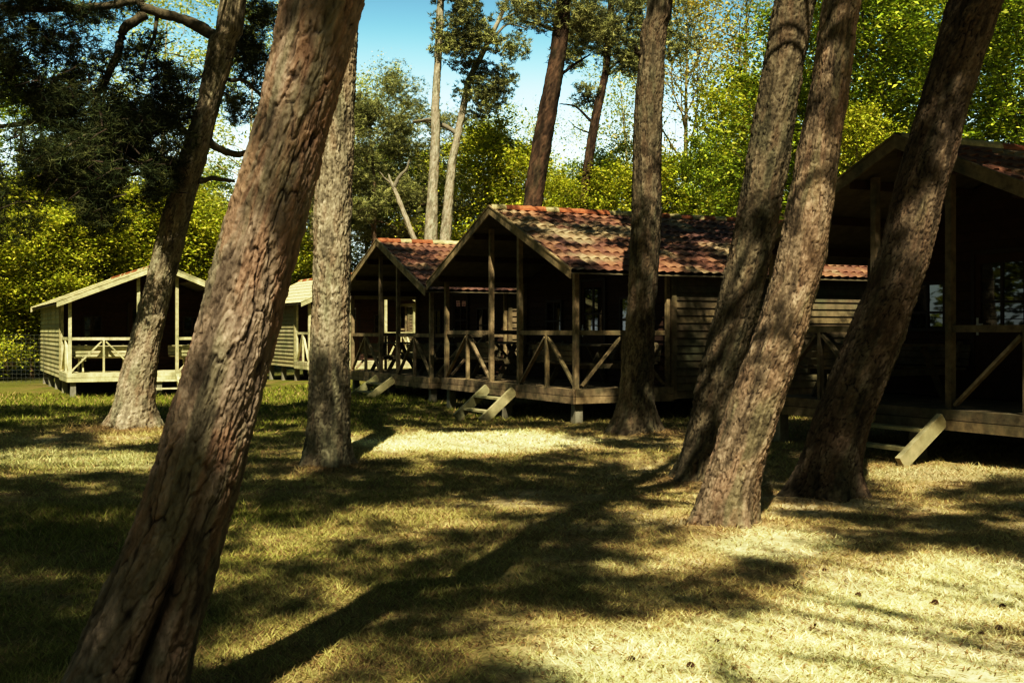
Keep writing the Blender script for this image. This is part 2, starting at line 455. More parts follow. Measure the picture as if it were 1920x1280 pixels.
    for sgn in (-1, 1):
        xe = xc + sgn * (xc + oh - .01)
        nb = int((xc + oh) / .2)
        for i in range(nb):
            xa = xc + sgn * (xc + oh - .01) * i / nb; xb = xc + sgn * (xc + oh - .01) * (i + 1) / nb - sgn * .006
            za = zR - abs(xa - xc) * slope; zb_ = zR - abs(xb - xc) * slope
            kk = random.uniform(.75, 1.15)
            y0, y1 = -ohf + .02, Ltot + .22
            V = [(xa, y0, za), (xb, y0, zb_), (xb, y1, zb_), (xa, y1, za), (xa, y0, za + .02), (xb, y0, zb_ + .02), (xb, y1, zb_ + .02), (xa, y1, za + .02)]
            cm.add(V, [(0, 1, 2, 3), (7, 6, 5, 4), (0, 4, 5, 1), (1, 5, 6, 2), (2, 6, 7, 3), (3, 7, 4, 0)], col=(kk, kk, kk))
    cm.obj('ceiling', M['ceiling'], ro)
    for sgn in (-1, 1):                                    # purlins and eave beams
        for f in (.30, .62, .93):
            x = xc + sgn * xc * f; z = roof_z(x) - .062
            m = MB(); m.box((x, -ohf + .05, z), (x, depth - .03, z), .06, .11); m.obj('purlin', M['brown'], ro)
    m = MB(); m.box((xc, -ohf + .05, zR - .10), (xc, depth - .03, zR - .10), .06, .13); m.obj('purlin', M['brown'], ro)
    # barge boards and their eave trims
    for yb in (-ohf - .012, Ltot + .26):
        for sgn in (-1, 1):
            m = MB(); xe = xc + sgn * (xc + oh + .03)
            za = zR + .03; ze = zR - (xc + oh + .03) * slope + .03
            h = .15
            V = []
            for yy in (yb - .014, yb + .014):
                V += [(xc + sgn * .001, yy, za + .055), (xe, yy, ze + .055), (xe, yy, ze + .055 - h), (xc + sgn * .001, yy, za + .055 - h)]
            m.add(V, [(0, 1, 2, 3), (7, 6, 5, 4), (0, 4, 5, 1), (1, 5, 6, 2), (2, 6, 7, 3), (3, 7, 4, 0)], col=(1.1, 1.1, 1.05))
            # thin upper batten
            V = []
            for yy in (yb - .026, yb + .022):
                V += [(xc + sgn * .001, yy, za + .085), (xe, yy, ze + .085), (xe, yy, ze + .057), (xc + sgn * .001, yy, za + .057)]
            m.add(V, [(0, 1, 2, 3), (7, 6, 5, 4), (0, 4, 5, 1), (1, 5, 6, 2), (2, 6, 7, 3), (3, 7, 4, 0)], col=(1.2, 1.18, 1.1))
            m.obj('barge_board', WD, ro)
    # --- windows and door on the porch wall
    def pane(parent, x0, x1, z0, z1, y):
        m = MB(); m.aabb(x0, x1, y - .004, y + .004, z0, z1, col=(1, 1, 1)); return m.obj('pane', M['glass'], parent)
    yw = depth - .03
    def window(x0, x1, z0, z1):
        m = MB(); t = .05
        m.aabb(x0 - t, x0, yw - .035, yw + .02, z0 - t, z1 + t); m.aabb(x1, x1 + t, yw - .035, yw + .02, z0 - t, z1 + t)
        m.aabb(x0, x1, yw - .035, yw + .02, z1, z1 + t); m.aabb(x0, x1, yw - .045, yw + .02, z0 - t, z0)
        w = m.obj('window', M['frame'], root)
        m = MB(); xm = (x0 + x1) / 2; zm = z0 + (z1 - z0) * .36
        m.aabb(xm - .02, xm + .02, yw - .028, yw - .008, z0, z1)
        m.aabb(x0, xm - .021, yw - .026, yw - .008, zm - .016, zm + .016); m.aabb(xm + .021, x1, yw - .026, yw - .008, zm - .016, zm + .016)
        m.obj('glazing_bar', M['frame'], w)
        pane(w, x0, xm - .022, z0, z1, yw - .006); pane(w, xm + .022, x1, z0, z1, yw - .006)
    for (a, b) in wins: window(a, b, D + .98, D + 1.60)
    a, b = door; ze = D + 1.98
    m = MB(); t = .06
    # door leaf with glazed top
    m.aabb(a + t, b - t, yw - .02, yw + .02, D + .02, D + .95)
    m.aabb(a + t, a + t + .09, yw - .02, yw + .02, D + .952, ze); m.aabb(b - t - .09, b - t, yw - .02, yw + .02, D + .952, ze)
    m.aabb(a + t + .092, b - t - .092, yw - .02, yw + .02, ze - .12, ze)
    dr = m.obj('door', M['brown'], root)
    m = MB(); m.aabb(a, a + t - .002, yw - .04, yw + .02, D, ze + .06); m.aabb(b - t + .002, b, yw - .04, yw + .02, D, ze + .06); m.aabb(a + t, b - t, yw - .04, yw + .02, ze + .004, ze + .06)
    m.obj('door_frame', M['frame'], dr)
    gx0, gx1 = a + t + .094, b - t - .094; gm = (gx0 + gx1) / 2; gz0, gz1 = D + .954, ze - .122
    m = MB(); m.aabb(gm - .022, gm + .022, yw - .016, yw + .01, gz0, gz1)
    for zf in (.42,):
        zz = gz0 + (gz1 - gz0) * zf
        m.aabb(gx0, gm - .023, yw - .014, yw + .008, zz - .016, zz + .016); m.aabb(gm + .023, gx1, yw - .014, yw + .008, zz - .016, zz + .016)
    m.obj('glazing_bar', M['frame'], dr)
    pane(dr, gx0, gm - .023, gz0, gz1, yw + .002); pane(dr, gm + .023, gx1, gz0, gz1, yw + .002)
    m = MB(); hx = a + t + .045
    m.aabb(hx - .018, hx + .018, yw - .030, yw - .021, D + .88, D + 1.12, col=(1, 1, 1)); m.box((hx, yw - .045, D + 1.03), (hx + .11, yw - .055, D + 1.03), .02, .02, col=(1, 1, 1))
    m.obj('handle', M['white'], dr)
    # --- stairs
    if stairs:
        st = empty('stairs'); st.parent = root
        x0, x1 = posts[1] + .06, posts[2] - .02; run = .68; SW = M['siding'] if dim else WD  # stair wood lightened, sun on the steps put into the colour
        for x in (x0, x1):
            m = MB(); m.box((x, -.06, D - .12), (x, -run - .06, gz + .04), .08, .17, up=(0, 0, 1)); m.obj('stringer', SW, st)
            m = MB(); m.box((x, -run + .03, gz - .15), (x, -run + .03, gz + .12), .078, .15, up=(0, 1, 0)); m.obj('stringer_foot', WD, st)
        for k in (1, 2):
            zt = gz + (D - gz) * (1 - k / 3); yt = -.06 - run * k / 3
            m = MB(); m.box((x0 + .038, yt, zt - .03), (x1 - .038, yt, zt - .03), .20, .04); m.obj('tread', SW, st)
    return root

AZ_N = math.atan2(-.895, .446); AZ_L = math.atan2(.446, .895)
def left_origin(corner, W):      # N-type: origin is the far left end of the gable front
    return (corner[0] - .446 * W, corner[1] + .895 * W)

postsN = [0, 2.28, 3.52, 5.69]
cB = (1.07, 19.7); oB = left_origin(cB, 5.69)
cabin('cabin', 'middle cabin with sun-flecked red-brown roof, its gable centred behind a short open stair', (*oB, -.0), AZ_N, 5.69, postsN, (2.49, 3.49), [(1.07, 1.67), (4.05, 4.65)], 2.0, 8.5, .60, 1.95, 3.30, 'brown', .25, .11, seed=3, gz=-.13)
cN = (-1.87, 26.3); oN = left_origin(cN, 5.69)
cabin('cabin', 'smaller looking red-roofed cabin directly left of the middle cabin, grey stair in front', (*oN, -.05), AZ_N, 5.69, postsN, (2.49, 3.49), [(1.07, 1.67), (4.05, 4.65)], 2.0, 8.0, .58, 1.93, 3.25, 'brown', .2, .02, seed=5)
cC = (6.2, 11.9); oC = left_origin(cC, 5.5)
cabin('cabin', 'nearest cabin at the right edge, deep in shade behind the leaning trunks', (*oC, .02), AZ_N, 5.5, [0, 2.09, 3.33, 5.5], (1.95, 2.95), [(.85, 1.45), (3.9, 4.5)], 2.0, 8.0, .64, 1.95, 3.26, 'brown', .2, .15, seed=7, dim='dark', gz=-.02)
oL = (-12.4, 32.2)
cabin('cabin', 'sunlit pale-gabled cabin at the far left with boarded side wall', (*oL, -.19), AZ_L, 4.95, [0, 1.89, 2.97, 4.95], (1.9, 2.8), [(.67, 1.13), (3.6, 4.06)], 2.3, 7.2, .60, 1.92, 3.02, 'brown', 1.3, .1, seed=9, dim=False)
oM = (-6.8, 38.5)
cabin('cabin', 'distant cabin with pale corrugated roof partly hidden by the straight pine trunk', (*oM, -.05), AZ_L, 3.85, [0, 1.45, 2.75, 3.85], (1.45, 2.35), [(.5, .95), (2.9, 3.3)], 1.6, 5.5, .60, 1.92, 2.95, 'brown', 1.3, .2, stairs=False, seed=11, dim=False)
oP = left_origin((-6.4, 50.0), 5.2)
cabin('cabin', 'farthest cabin, only its red roof edge showing between trunk and gable', (*oP, .1), AZ_N, 5.2, [0, 2.0, 3.2, 5.2], (2.1, 3.1), [(.8, 1.4), (4.0, 4.6)], 2.0, 6.0, .60, 1.95, 3.25, 'brown', .3, .3, stairs=False, seed=13)

# ------------------------------------------------------------------ picnic tables with backrests
def make_table(WT):
    r = empty('picnic_table'); random.seed(4)
    m = MB()
    for i in range(5): m.box((-.85, -.30 + i * .15, .745), (.85, -.30 + i * .15, .745), .14, .035)
    m.obj('tabletop', WT, r)
    for s in (-1, 1):
        m = MB()
        for i in range(2): m.box((-.85, s * (.60 + i * .13), .42), (.85, s * (.60 + i * .13), .42), .12, .035)
        m.obj('seat', WT, r)
        m = MB()
        for i in range(3): m.box((-.85, s * (.83 + .02 * i), .50 + i * .10), (.85, s * (.83 + .02 * i), .50 + i * .10), .028, .090)
        m.obj('backrest', WT, r)
    for x in (-.62, .62):
        for s in (-1, 1):
            m = MB(); m.box((x, s * .22, .72), (x, s * .62, .0), .09, .045, up=(1, 0, 0)); m.obj('leg', WT, r)
            m = MB(); m.box((x + .05, s * .70, .40), (x + .05, s * .885, .78), .045, .07, up=(1, 0, 0)); m.obj('backrest_support', WT, r)
        m = MB(); m.box((x + .05, -.76, .375), (x + .05, .76, .375), .045, .09); m.obj('cross_beam', WT, r)
    return r
tbs = {'light': [make_table(M['wood']), True], 'dark': [make_table(M['darkwood']), True]}
def place_table(o, rz, x, y, zd, label, sc=1.0):
    e = tbs['light' if o is oL else 'dark']
    t = e[0] if e[1] else copy_tree(e[0]); e[1] = False
    p = Matrix.Rotation(rz, 3, 'Z') @ Vector((x, y, 0))
    t.location = (o[0] + p.x, o[1] + p.y, zd); t.rotation_euler = (0, 0, rz); t.scale = (1, 1, 1)
    tag(t, label, 'picnic table', 'wooden picnic tables standing on the cabin porches')
place_table(oL, AZ_L, 1.06, 1.12, .41, 'sunlit picnic table on the far left cabin porch, left of its tree trunk')
place_table(oL, AZ_L, 3.90, 1.12, .41, 'sunlit picnic table on the far left cabin porch, right of its stair')
place_table(oN, AZ_N, 1.16, 1.05, .53, 'dark picnic table in the left bay of the cabin with the grey stair')
place_table(oN, AZ_N, 4.62, 1.05, .53, 'dark picnic table in the right bay of the cabin with the grey stair')
place_table(oB, AZ_N, 1.16, 1.05, .60, 'picnic table in the left bay of the middle cabin porch')
place_table(oB, AZ_N, 4.62, 1.05, .60, 'picnic table in the right bay of the middle cabin porch by its side railing')
place_table(oC, AZ_N, 1.10, 1.05, .66, 'shadowed picnic table on the nearest cabin porch behind the leaning trunk')

# ------------------------------------------------------------------ trees: bark
def cell_noise(U, V, nu, seed):
    """F1, F2, id of jittered cells; U wraps at nu"""
    iu, iv = np.floor(U), np.floor(V)
    f1 = np.full(U.shape, 9.); f2 = np.full(U.shape, 9.); idr = np.zeros(U.shape)
    for a in (-1, 0, 1):
        for b in (-1, 0, 1):
            cu = iu + a; cv = iv + b; cw = np.mod(cu, nu)
            jx = _hash(cw, cv, cw * 0, seed); jy = _hash(cw, cv, cw * 0, seed + 1)
            d = np.hypot(cu + .1 + .8 * jx - U, cv + .1 + .8 * jy - V)
            rid = _hash(cw, cv, cw * 0, seed + 2)
            m = d < f1
            f2 = np.where(m, f1, np.minimum(f2, d)); idr = np.where(m, rid, idr); f1 = np.where(m, d, f1)
    return f1, f2, idr

BARK = dict(
    near=[(.035, .024, .016), (.27, .205, .15), (.46, .36, .275), (.25, .23, .155)],
    grey=[(.036, .027, .017), (.20, .16, .10), (.50, .41, .28), (.24, .225, .14)],
    warm=[(.030, .020, .013), (.20, .15, .10), (.50, .385, .27), (.24, .215, .13)])

def trunk_mesh(ctrl, seed, nth, ds, palette, depth, cw=.040, ch=.135, zvis=6.5, roots=.35, split=None, mbx=None):
    """ctrl: list of (x, y, z, r)"""
    c = np.array(ctrl, float)
    zs = list(np.arange(c[0, 2], min(zvis, c[-1, 2]), ds)) + list(np.arange(min(zvis, c[-1, 2]), c[-1, 2] + .01, .18))
    zs = np.array(zs)
    def interp(k):
        # smooth interpolation of control values
        v = np.interp(zs, c[:, 2], c[:, k])
        w = max(3, int(.35 / ds)) | 1
        p = np.pad(v, w // 2, mode='reflect', reflect_type='odd')
        return np.convolve(p, np.ones(w) / w, 'valid')
    cx, cy, r = interp(0), interp(1), interp(3)
    th = np.linspace(0, 2 * pi, nth, endpoint=False)
    TH_, ZZ = np.meshgrid(th, zs); R = r[:, None] * np.ones_like(TH_)
    t = np.clip((.62 - ZZ) / .62, 0, 1.3)
    lobes = (.5 + .5 * np.sin(TH_ * 4 + seed * 1.7 + .9 * np.sin(TH_ * 2 + seed))) ** 1.5 * (.5 + .8 * vnoise(np.cos(TH_) * 1.5 + 4, np.sin(TH_) * 1.5, seed=seed))
    R = R * (1 + roots * t ** 2.4 * (.20 + .80 * lobes))
    R = R * (1 + .05 * (fbm(np.cos(TH_) * 1.3 + 5, np.sin(TH_) * 1.3, ZZ * 1.4, o=2, seed=seed) - .5) * 2)
    rm = r.mean(); nu = max(6, int(round(2 * pi * rm / cw)))
    wx = fbm(np.cos(TH_) * 3, np.sin(TH_) * 3, ZZ * 5, o=3, seed=seed + 3) - .5
    wy = fbm(np.cos(TH_) * 3 + 9, np.sin(TH_) * 3, ZZ * 5, o=3, seed=seed + 4) - .5
    U = TH_ / (2 * pi) * nu + wx * 1.3; Vv = ZZ / ch + wy * 1.6 + TH_ / (2 * pi) * 0
    f1, f2, rid = cell_noise(U, Vv, nu, seed)
    g1, g2, rid2 = cell_noise(U * 2 + 3 + wy * 1.5, Vv * 2.9 + U * .7, nu * 2, seed + 20)
    fur = sstep(.0, .17, f2 - f1) * .75 + .25; fur2 = sstep(0, .22, g2 - g1)
    cr_ = fbm(np.cos(TH_) * 5.5, np.sin(TH_) * 5.5, ZZ * 1.9 + wx * .6, o=4, seed=seed + 33)       # long wandering furrows
    rid_ = sstep(.0, .07, np.abs(cr_ - .5)); fur = fur * ((.72 + .28 * rid_) if palette == 'near' else (.45 + .55 * rid_))
    fine = fbm(np.cos(TH_) * 13, np.sin(TH_) * 13, ZZ * 34, o=4, seed=seed + 8)
    flake = np.floor(fbm(np.cos(TH_) * 3.2, np.sin(TH_) * 3.2, ZZ * 5, o=4, seed=seed + 44) * 9) / 9
    fl = (R / rm)
    crack = 1 - (1 - sstep(.01, .10, f2 - f1 + .05 * (fine - .5))) * sstep(.44, .60, fbm(np.cos(TH_) * 3.6 + 3, np.sin(TH_) * 3.6, ZZ * 5.5, o=3, seed=seed + 61)) * .9
    patch = fbm(np.cos(TH_) * 2.6 + 7, np.sin(TH_) * 2.6, ZZ * 3.4 + wx, o=4, seed=seed + 71)
    disp = depth * .62 * (-1.0 + fur * (.75 + .6 * rid)) + depth * .35 * (crack - 1) + depth * .38 * (fur2 - 1) + depth * 1.1 * (fine - .5) + depth * 2.2 * (flake - .5)
    R = R + disp
    shade = np.ones_like(R)
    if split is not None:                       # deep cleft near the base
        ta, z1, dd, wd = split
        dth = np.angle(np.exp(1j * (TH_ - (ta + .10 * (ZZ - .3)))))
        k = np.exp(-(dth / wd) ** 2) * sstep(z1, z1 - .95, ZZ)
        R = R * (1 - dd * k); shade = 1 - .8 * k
    X = cx[:, None] + R * np.cos(TH_); Y = cy[:, None] + R * np.sin(TH_)
    P = [np.array(p) * .86 for p in BARK[palette]]
    tone = np.clip(.30 * rid + fine * .9 - .25 + .25 * (rid2 - .5) + 1.3 * (flake - .42), 0, 1)[..., None]
    col = P[1] * (1 - tone) + P[2] * tone
    gl = sstep(.50, .68, fbm(np.cos(TH_) * 2 + 2, np.sin(TH_) * 2, ZZ * 2.2, o=3, seed=seed + 12))[..., None] * .65
    col = col * (1 - gl) + P[3] * gl
    rb = sstep(.50, .66, patch)[..., None] * (.5 if palette == 'near' else .28); col = col * (1 - rb) + np.array([.27, .155, .10]) * (.6 if palette in ('grey', 'shade') else 1) * rb * (.7 + .8 * fine[..., None])
    dkp = sstep(.46, .34, patch)[..., None] * .45; col = col * (1 - dkp)
    k = np.clip((.38 if palette == 'near' else .55) * (1 - fur * (.45 + .55 * fur2)) + .75 * (1 - crack), 0, 1)[..., None]
    col = col * (1 - k * .92) + P[0] * k * .92
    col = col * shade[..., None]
    mb = mbx or MB(); mb.grid(np.stack([X, Y, ZZ], -1), wrap=True, col=col)
    return mb

# ------------------------------------------------------------------ foliage generators
def needle_tufts(centers, scale, n, L, w, rng, cols, droop=0.0):
    """a tuft per centre: n needles radiating"""
    m = len(centers)
    p = np.repeat(centers, n, 0) + (rng.random((m * n, 3)) - .5) * (scale * .5)
    d = rng.normal(size=(m * n, 3)); d[:, 2] = d[:, 2] * .7 + .35 - droop
    d /= np.linalg.norm(d, axis=1)[:, None]
    s = np.cross(d, rng.normal(size=(m * n, 3))); s /= np.linalg.norm(s, axis=1)[:, None] + 1e-9
    l = (L * (.6 + .7 * rng.random(m * n)))[:, None]
    V = np.stack([p - s * w, p + s * w, p + d * l], 1).reshape(-1, 3)
    c0 = cols[rng.integers(0, len(cols), m)] * (.6 + .8 * rng.random(m))[:, None]
    c = np.repeat(np.repeat(c0, n, 0) * (.75 + .5 * rng.random(m * n))[:, None], 3, 0)
    return V, np.arange(3 * m * n).reshape(-1, 3), c

def leaf_quads(centers, size, rng, cols, flat=1.1):
    m = len(centers)
    nrm = rng.normal(size=(m, 3)); nrm[:, 2] = np.abs(nrm[:, 2]) + flat
    nrm /= np.linalg.norm(nrm, axis=1)[:, None]
    a = np.cross(nrm, rng.normal(size=(m, 3))); a /= np.linalg.norm(a, axis=1)[:, None] + 1e-9
    b = np.cross(nrm, a)
    s = (size * (.55 + .8 * rng.random(m)))[:, None]
    fold = nrm * s * .18
    V = np.stack([centers - a * s, centers + b * s * .55 + fold, centers + a * s, centers - b * s * .55 + fold], 1).reshape(-1, 3)
    c0 = cols[rng.integers(0, len(cols), m)] * (.65 + .7 * rng.random(m))[:, None]
    return V, np.arange(4 * m).reshape(-1, 4), np.repeat(c0, 4, 0)

def branch_path(p, d, L, n, rng, wob=.25, lift=.0):
    pts = [np.array(p, float)]; d = np.array(d, float); d /= np.linalg.norm(d)
    for i in range(n):
        d = d + rng.normal(size=3) * wob * .5 + np.array([0, 0, lift]); d /= np.linalg.norm(d)
        pts.append(pts[-1] + d * L / n)
    return np.array(pts)

LEAFC = dict(
    bright=np.array([(.50, .52, .05), (.62, .60, .08), (.38, .42, .04), (.70, .62, .12), (.28, .32, .04)]),
    green=np.array([(.32, .40, .04), (.44, .50, .06), (.22, .29, .035), (.58, .58, .09), (.17, .21, .035)]),
    pale=np.array([(.58, .60, .18), (.48, .52, .13), (.66, .64, .24)]),
    young=np.array([(.64, .54, .14), (.56, .52, .12), (.70, .56, .20)]),
    pine=np.array([(.075, .095, .035), (.11, .125, .045), (.15, .155, .055), (.055, .075, .03)]),
    olive=np.array([(.28, .28, .10), (.36, .35, .14), (.46, .44, .19), (.18, .19, .07)]))

def gen_tree(seed, H, r0, crown0, spread, nb, leaf, nleaf, size, bark, up=.5, clump=.5, sub=5, shape='round', bend=.04, needle=False, thin=1.0):
    """returns (trunk mesh, crown mesh) for a tree at the origin"""
    rng = np.random.default_rng(seed)
    tb_ = MB(); pts = branch_path((0, 0, -.3), (0, 0, 1), H * .93, 14, rng, bend)
    rad = np.interp(np.linspace(0, 1, 15), [0, .05, .5, 1], [r0 * 1.5, r0, r0 * .62, r0 * .12])
    barkc = np.array(bark)
    tb_.tube(pts, rad, 9, col=tuple(barkc))
    ends = []
    for i in range(nb):
        f = crown0 + (1 - crown0) * (i + rng.random()) / nb; f = min(f, .99)
        k = f * 14; i0 = min(int(k), 13); p = pts[i0] * (1 - (k - i0)) + pts[i0 + 1] * (k - i0)
        r = np.interp(f, [0, 1], [r0, r0 * .12]) * .45 * thin
        az = i * 2.4 + rng.random() * .9
        g = (f - crown0) / (1 - crown0 + 1e-6)
        if shape == 'round': Lb = spread * (.45 + .75 * sin(pi * min(1, .15 + g * .8)))
        elif shape == 'flat': Lb = spread * (.6 + .5 * rng.random())
        else: Lb = spread * (1.1 - .85 * g)
        Lb *= .75 + .5 * rng.random()
        d = (cos(az), sin(az), up * (.5 + g) + rng.normal() * .15)
        bp = branch_path(p, d, Lb, 6, rng, .30, .03)
        tb_.tube(bp, np.linspace(r, r * .25, 7), 5, col=tuple(barkc * .9))
        for s in range(sub):
            q = bp[2 + rng.integers(0, 5)]
            dd = rng.normal(size=3); dd[2] = abs(dd[2]) * .6
            dd = dd / np.linalg.norm(dd) + np.array(d) * .6
            sp = branch_path(q, dd, Lb * (.28 + .3 * rng.random()), 4, rng, .35)
            tb_.tube(sp, np.linspace(r * .35, r * .10, 5), 3, col=tuple(barkc * .85))
            ends += [sp[-1], sp[-2], sp[2]]
        ends += [bp[-1], bp[-2], bp[-3]]
    ends.append(pts[-1]); ends = np.array(ends)
    cb = MB()
    n = nleaf; idx = rng.integers(0, len(ends), n)
    wgt = .35 + 1.3 * rng.random(len(ends))
    off = rng.normal(size=(n, 3)) * clump * wgt[idx][:, None] * .55; off[:, 2] *= .6
    cen = ends[idx] + off
    # light and dark clumps per branch end
    if needle:
        V, T, C = needle_tufts(cen, .20, 11, .15, size, rng, LEAFC[leaf]); tone = (.55 + .6 * rng.random(len(ends)))[idx]
        C = C * np.repeat(np.repeat(tone, 11), 3)[:, None]; cb.add(V, tris=T, col=C)
        return tb_.mesh('trunk', M['farbark'], True), cb.mesh('crown', M['needle'])
    V, Q, C = leaf_quads(cen, size, rng, LEAFC[leaf]); tone = (.72 + .5 * rng.random(len(ends)))[idx]
    C = C * np.repeat(tone, 4)[:, None]; cb.add(V, quads=Q, col=C)
    return tb_.mesh('trunk', M['farbark'], True), cb.mesh('crown', M['leaf'])

brown_b = (.16, .11, .07); pale_b = (.52, .46, .34); red_b = (.22, .15, .10)
PROTO = {}
def proto(kind, n, **kw):
    PROTO[kind] = [gen_tree(hash_seed + i * 31, **kw) for i in range(n)]
hash_seed = 100; proto('shrub', 3, H=6.2, r0=.07, crown0=.06, spread=1.9, nb=18, leaf='bright', nleaf=30000, size=.062, bark=brown_b, up=.7, clump=.75, sub=5)
hash_seed = 300; proto('green', 3, H=13, r0=.16, crown0=.16, spread=3.2, nb=26, leaf='green', nleaf=32000, size=.082, bark=brown_b, up=.6, clump=.62, sub=7)
hash_seed = 500; proto('bright', 2, H=10, r0=.12, crown0=.12, spread=2.7, nb=22, leaf='bright', nleaf=25000, size=.075, bark=brown_b, up=.7, clump=.55, sub=7)
hash_seed = 700; proto('birch', 2, H=15, r0=.15, crown0=.25, spread=2.8, nb=24, leaf='pale', nleaf=12000, size=.075, bark=pale_b, up=.5, clump=.8, sub=7)
hash_seed = 900; proto('oak', 2, H=15, r0=.20, crown0=.22, spread=4.0, nb=22, leaf='young', nleaf=9000, size=.085, bark=(.34, .27, .15), up=1.1, clump=.85, sub=12, thin=1.2)
hash_seed = 1100; proto('pine', 3, H=14, r0=.20, crown0=.52, spread=3.0, nb=16, leaf='olive', nleaf=9000, size=.013, bark=red_b, up=.35, clump=.75, sub=6, shape='flat', needle=True, bend=.10)

def plant(kind, var, px, Y, top_py, label, name, cat, group, rz=0., wide=1.0):
    tm, cm = PROTO[kind][var % len(PROTO[kind])]
    H0 = {'shrub': 6.2, 'green': 13, 'bright': 10, 'birch': 15, 'oak': 15, 'pine': 14}[kind]
    s = (PZ(top_py, Y)) / H0
    r = empty(name, (PX(px, Y), Y, 0), rz); r.scale = (s * wide, s * wide, s)
    tag(r, label, cat, group)
    o = bpy.data.objects.new('trunk', tm); COL.objects.link(o); o.parent = r
    o = bpy.data.objects.new('crown', cm); COL.objects.link(o); o.parent = r
    return r

FAR = [
    # kind, variant, px, Y, top_py, width, label
    ('shrub', 0, -40, 44, 400, 1.1, 'yellow-green leafy shrub behind the wire fence at the left edge'),
    ('shrub', 1, 60, 45, 405, 1.2, 'yellow-green leafy shrub rising over the far left cabin eave'),
    ('shrub', 2, 165, 47, 395, 1.2, 'yellow-green leafy shrub behind the left roof slope of the far left cabin'),
    ('shrub', 0, 270, 50, 385, 1.2, 'yellow-green leafy shrub above the ridge of the far left cabin'),
    ('shrub', 1, 385, 50, 400, 1.2, 'bright shrub between the branched pine and the foreground trunk'),
    ('shrub', 2, 560, 56, 440, 1.3, 'bright shrub left of the straight pine trunk above the pale roof'),
    ('shrub', 2, 10, 50, 350, 1.4, 'taller yellow-green shrub in the second row above the fence'),
    ('shrub', 1, 120, 52, 345, 1.4, 'taller yellow-green shrub in the second row over the far left eave'),
    ('shrub', 0, 225, 54, 350, 1.4, 'taller yellow-green shrub in the second row over the far left ridge'),
    ('shrub', 2, 330, 52, 360, 1.4, 'taller yellow-green shrub in the second row right of the branched pine'),
    ('green', 0, 20, 58, 130, 1.0, 'tall green tree at the left edge behind the dark pine boughs'),
    ('green', 1, 180, 62, 230, 1.0, 'round green tree behind the dark pine boughs'),
    ('birch', 0, 300, 55, -60, 1.0, 'pale feathery birch behind the branched pine'),
    ('birch', 1, 470, 52, -10, .9, 'thin pale birch between the two leaning left trunks'),
    ('green', 2, 420, 66, 330, 1.0, 'green tree low between the two leaning left trunks'),
    ('pine', 0, 700, 52, 175, 1.15, 'olive crowned pine rising above the red-roofed cabin'),
    ('birch', 0, 690, 64, 120, .7, 'slim hazy birch against the sky right of the straight trunk'),
    ('green', 1, 690, 58, 380, 1.0, 'dark green tree low behind the red-roofed cabin'),
    ('pine', 1, 770, 60, 240, 1.0, 'pine with broad low crown behind the pale bare trunks'),
    ('bright', 0, 925, 51, 245, 1.0, 'yellow-green tree behind the gable of the middle cabin'),
    ('bright', 1, 990, 50, 270, 1.0, 'bright leafy tree left of the dark pine over the middle roof'),
    ('green', 0, 800, 62, 330, .9, 'green tree filling the gap behind the pale bare trunks'),
    ('bright', 0, 1080, 42, 330, 1.0, 'low leafy tree over the ridge of the middle cabin'),
    ('green', 2, 1150, 46, 300, .9, 'dark leafy tree over the middle cabin roof'),
    ('bright', 1, 1260, 44, 290, 1.0, 'yellow-green leafy tree right of the upright dark trunk'),
    ('green', 1, 1350, 44, 270, .9, 'mid green leafy tree above the far end of the middle roof'),
    ('oak', 0, 1290, 56, -30, .85, 'young-leaved oak with bare golden limbs right of the upright dark trunk'),
    ('oak', 1, 1400, 52, -80, .85, 'young-leaved oak with bare golden limbs left of the paired trunks'),
    ('birch', 1, 1190, 62, 60, .8, 'thin hazy birch behind the upright dark trunk'),
    ('green', 0, 1560, 38, -40, 1.0, 'tall leafy tree right of the paired leaning trunks'),
    ('green', 1, 1660, 34, -90, .95, 'tall dense leafy tree above the peak of the nearest cabin'),
    ('green', 2, 1790, 38, -60, 1.0, 'tall dense leafy tree right of the leaning dark trunk'),
    ('bright', 0, 1620, 31, 210, .8, 'small bright tree just over the nearest cabin gable'),
    ('green', 0, 1900, 33, -100, 1.0, 'tall leafy tree at the right edge of the picture'),
    ('green', 1, 1970, 40, -60, 1.0, 'tall leafy tree reaching in past the right edge'),
    ('green', 2, 1030, 54, 330, 1.1, 'darker green tree behind the base of the curved dark pine'),
    ('green', 0, 1180, 56, 320, 1.1, 'mid green tree behind the upright dark trunk over the ridge'),
    ('green', 1, 1300, 55, 300, 1.1, 'mid green tree deep behind the far end of the middle roof'),
    ('green', 2, 1430, 54, 260, 1.1, 'mid green tree deep behind the paired leaning trunks'),
    ('green', 1, 1600, 50, 120, 1.1, 'deep green tree behind the gable of the nearest cabin'),
    ('green', 0, -330, 46, 130, 1.2, 'unseen leafy tree added just beyond the left edge to darken window reflections'),  # unseen trees, added to darken the sky reflected in the cabin windows
    ('green', 1, -520, 44, 120, 1.2, 'unseen leafy tree added farther beyond the left edge to darken window reflections'),
    ('green', 2, -760, 46, 100, 1.2, 'unseen leafy tree added farthest beyond the left edge to darken window reflections'),
    ('pine', 2, 650, 57, 200, 1.3, 'olive crowned pine hazy beside the straight upright trunk'),
    ('pine', 0, 850, 58, 215, 1.2, 'olive crowned pine filling in behind the curving pale trunk'),
    ('green', 1, 740, 60, 300, 1.2, 'mid green tree behind the crooked pale dead trunk'),
    ('birch', 0, 1010, 60, 190, .8, 'hazy slim birch behind the dark curved pine trunk'),
    ('bright', 1, 1450, 48, 150, .9, 'yellow-green tree seen between the paired leaning trunks'),
]
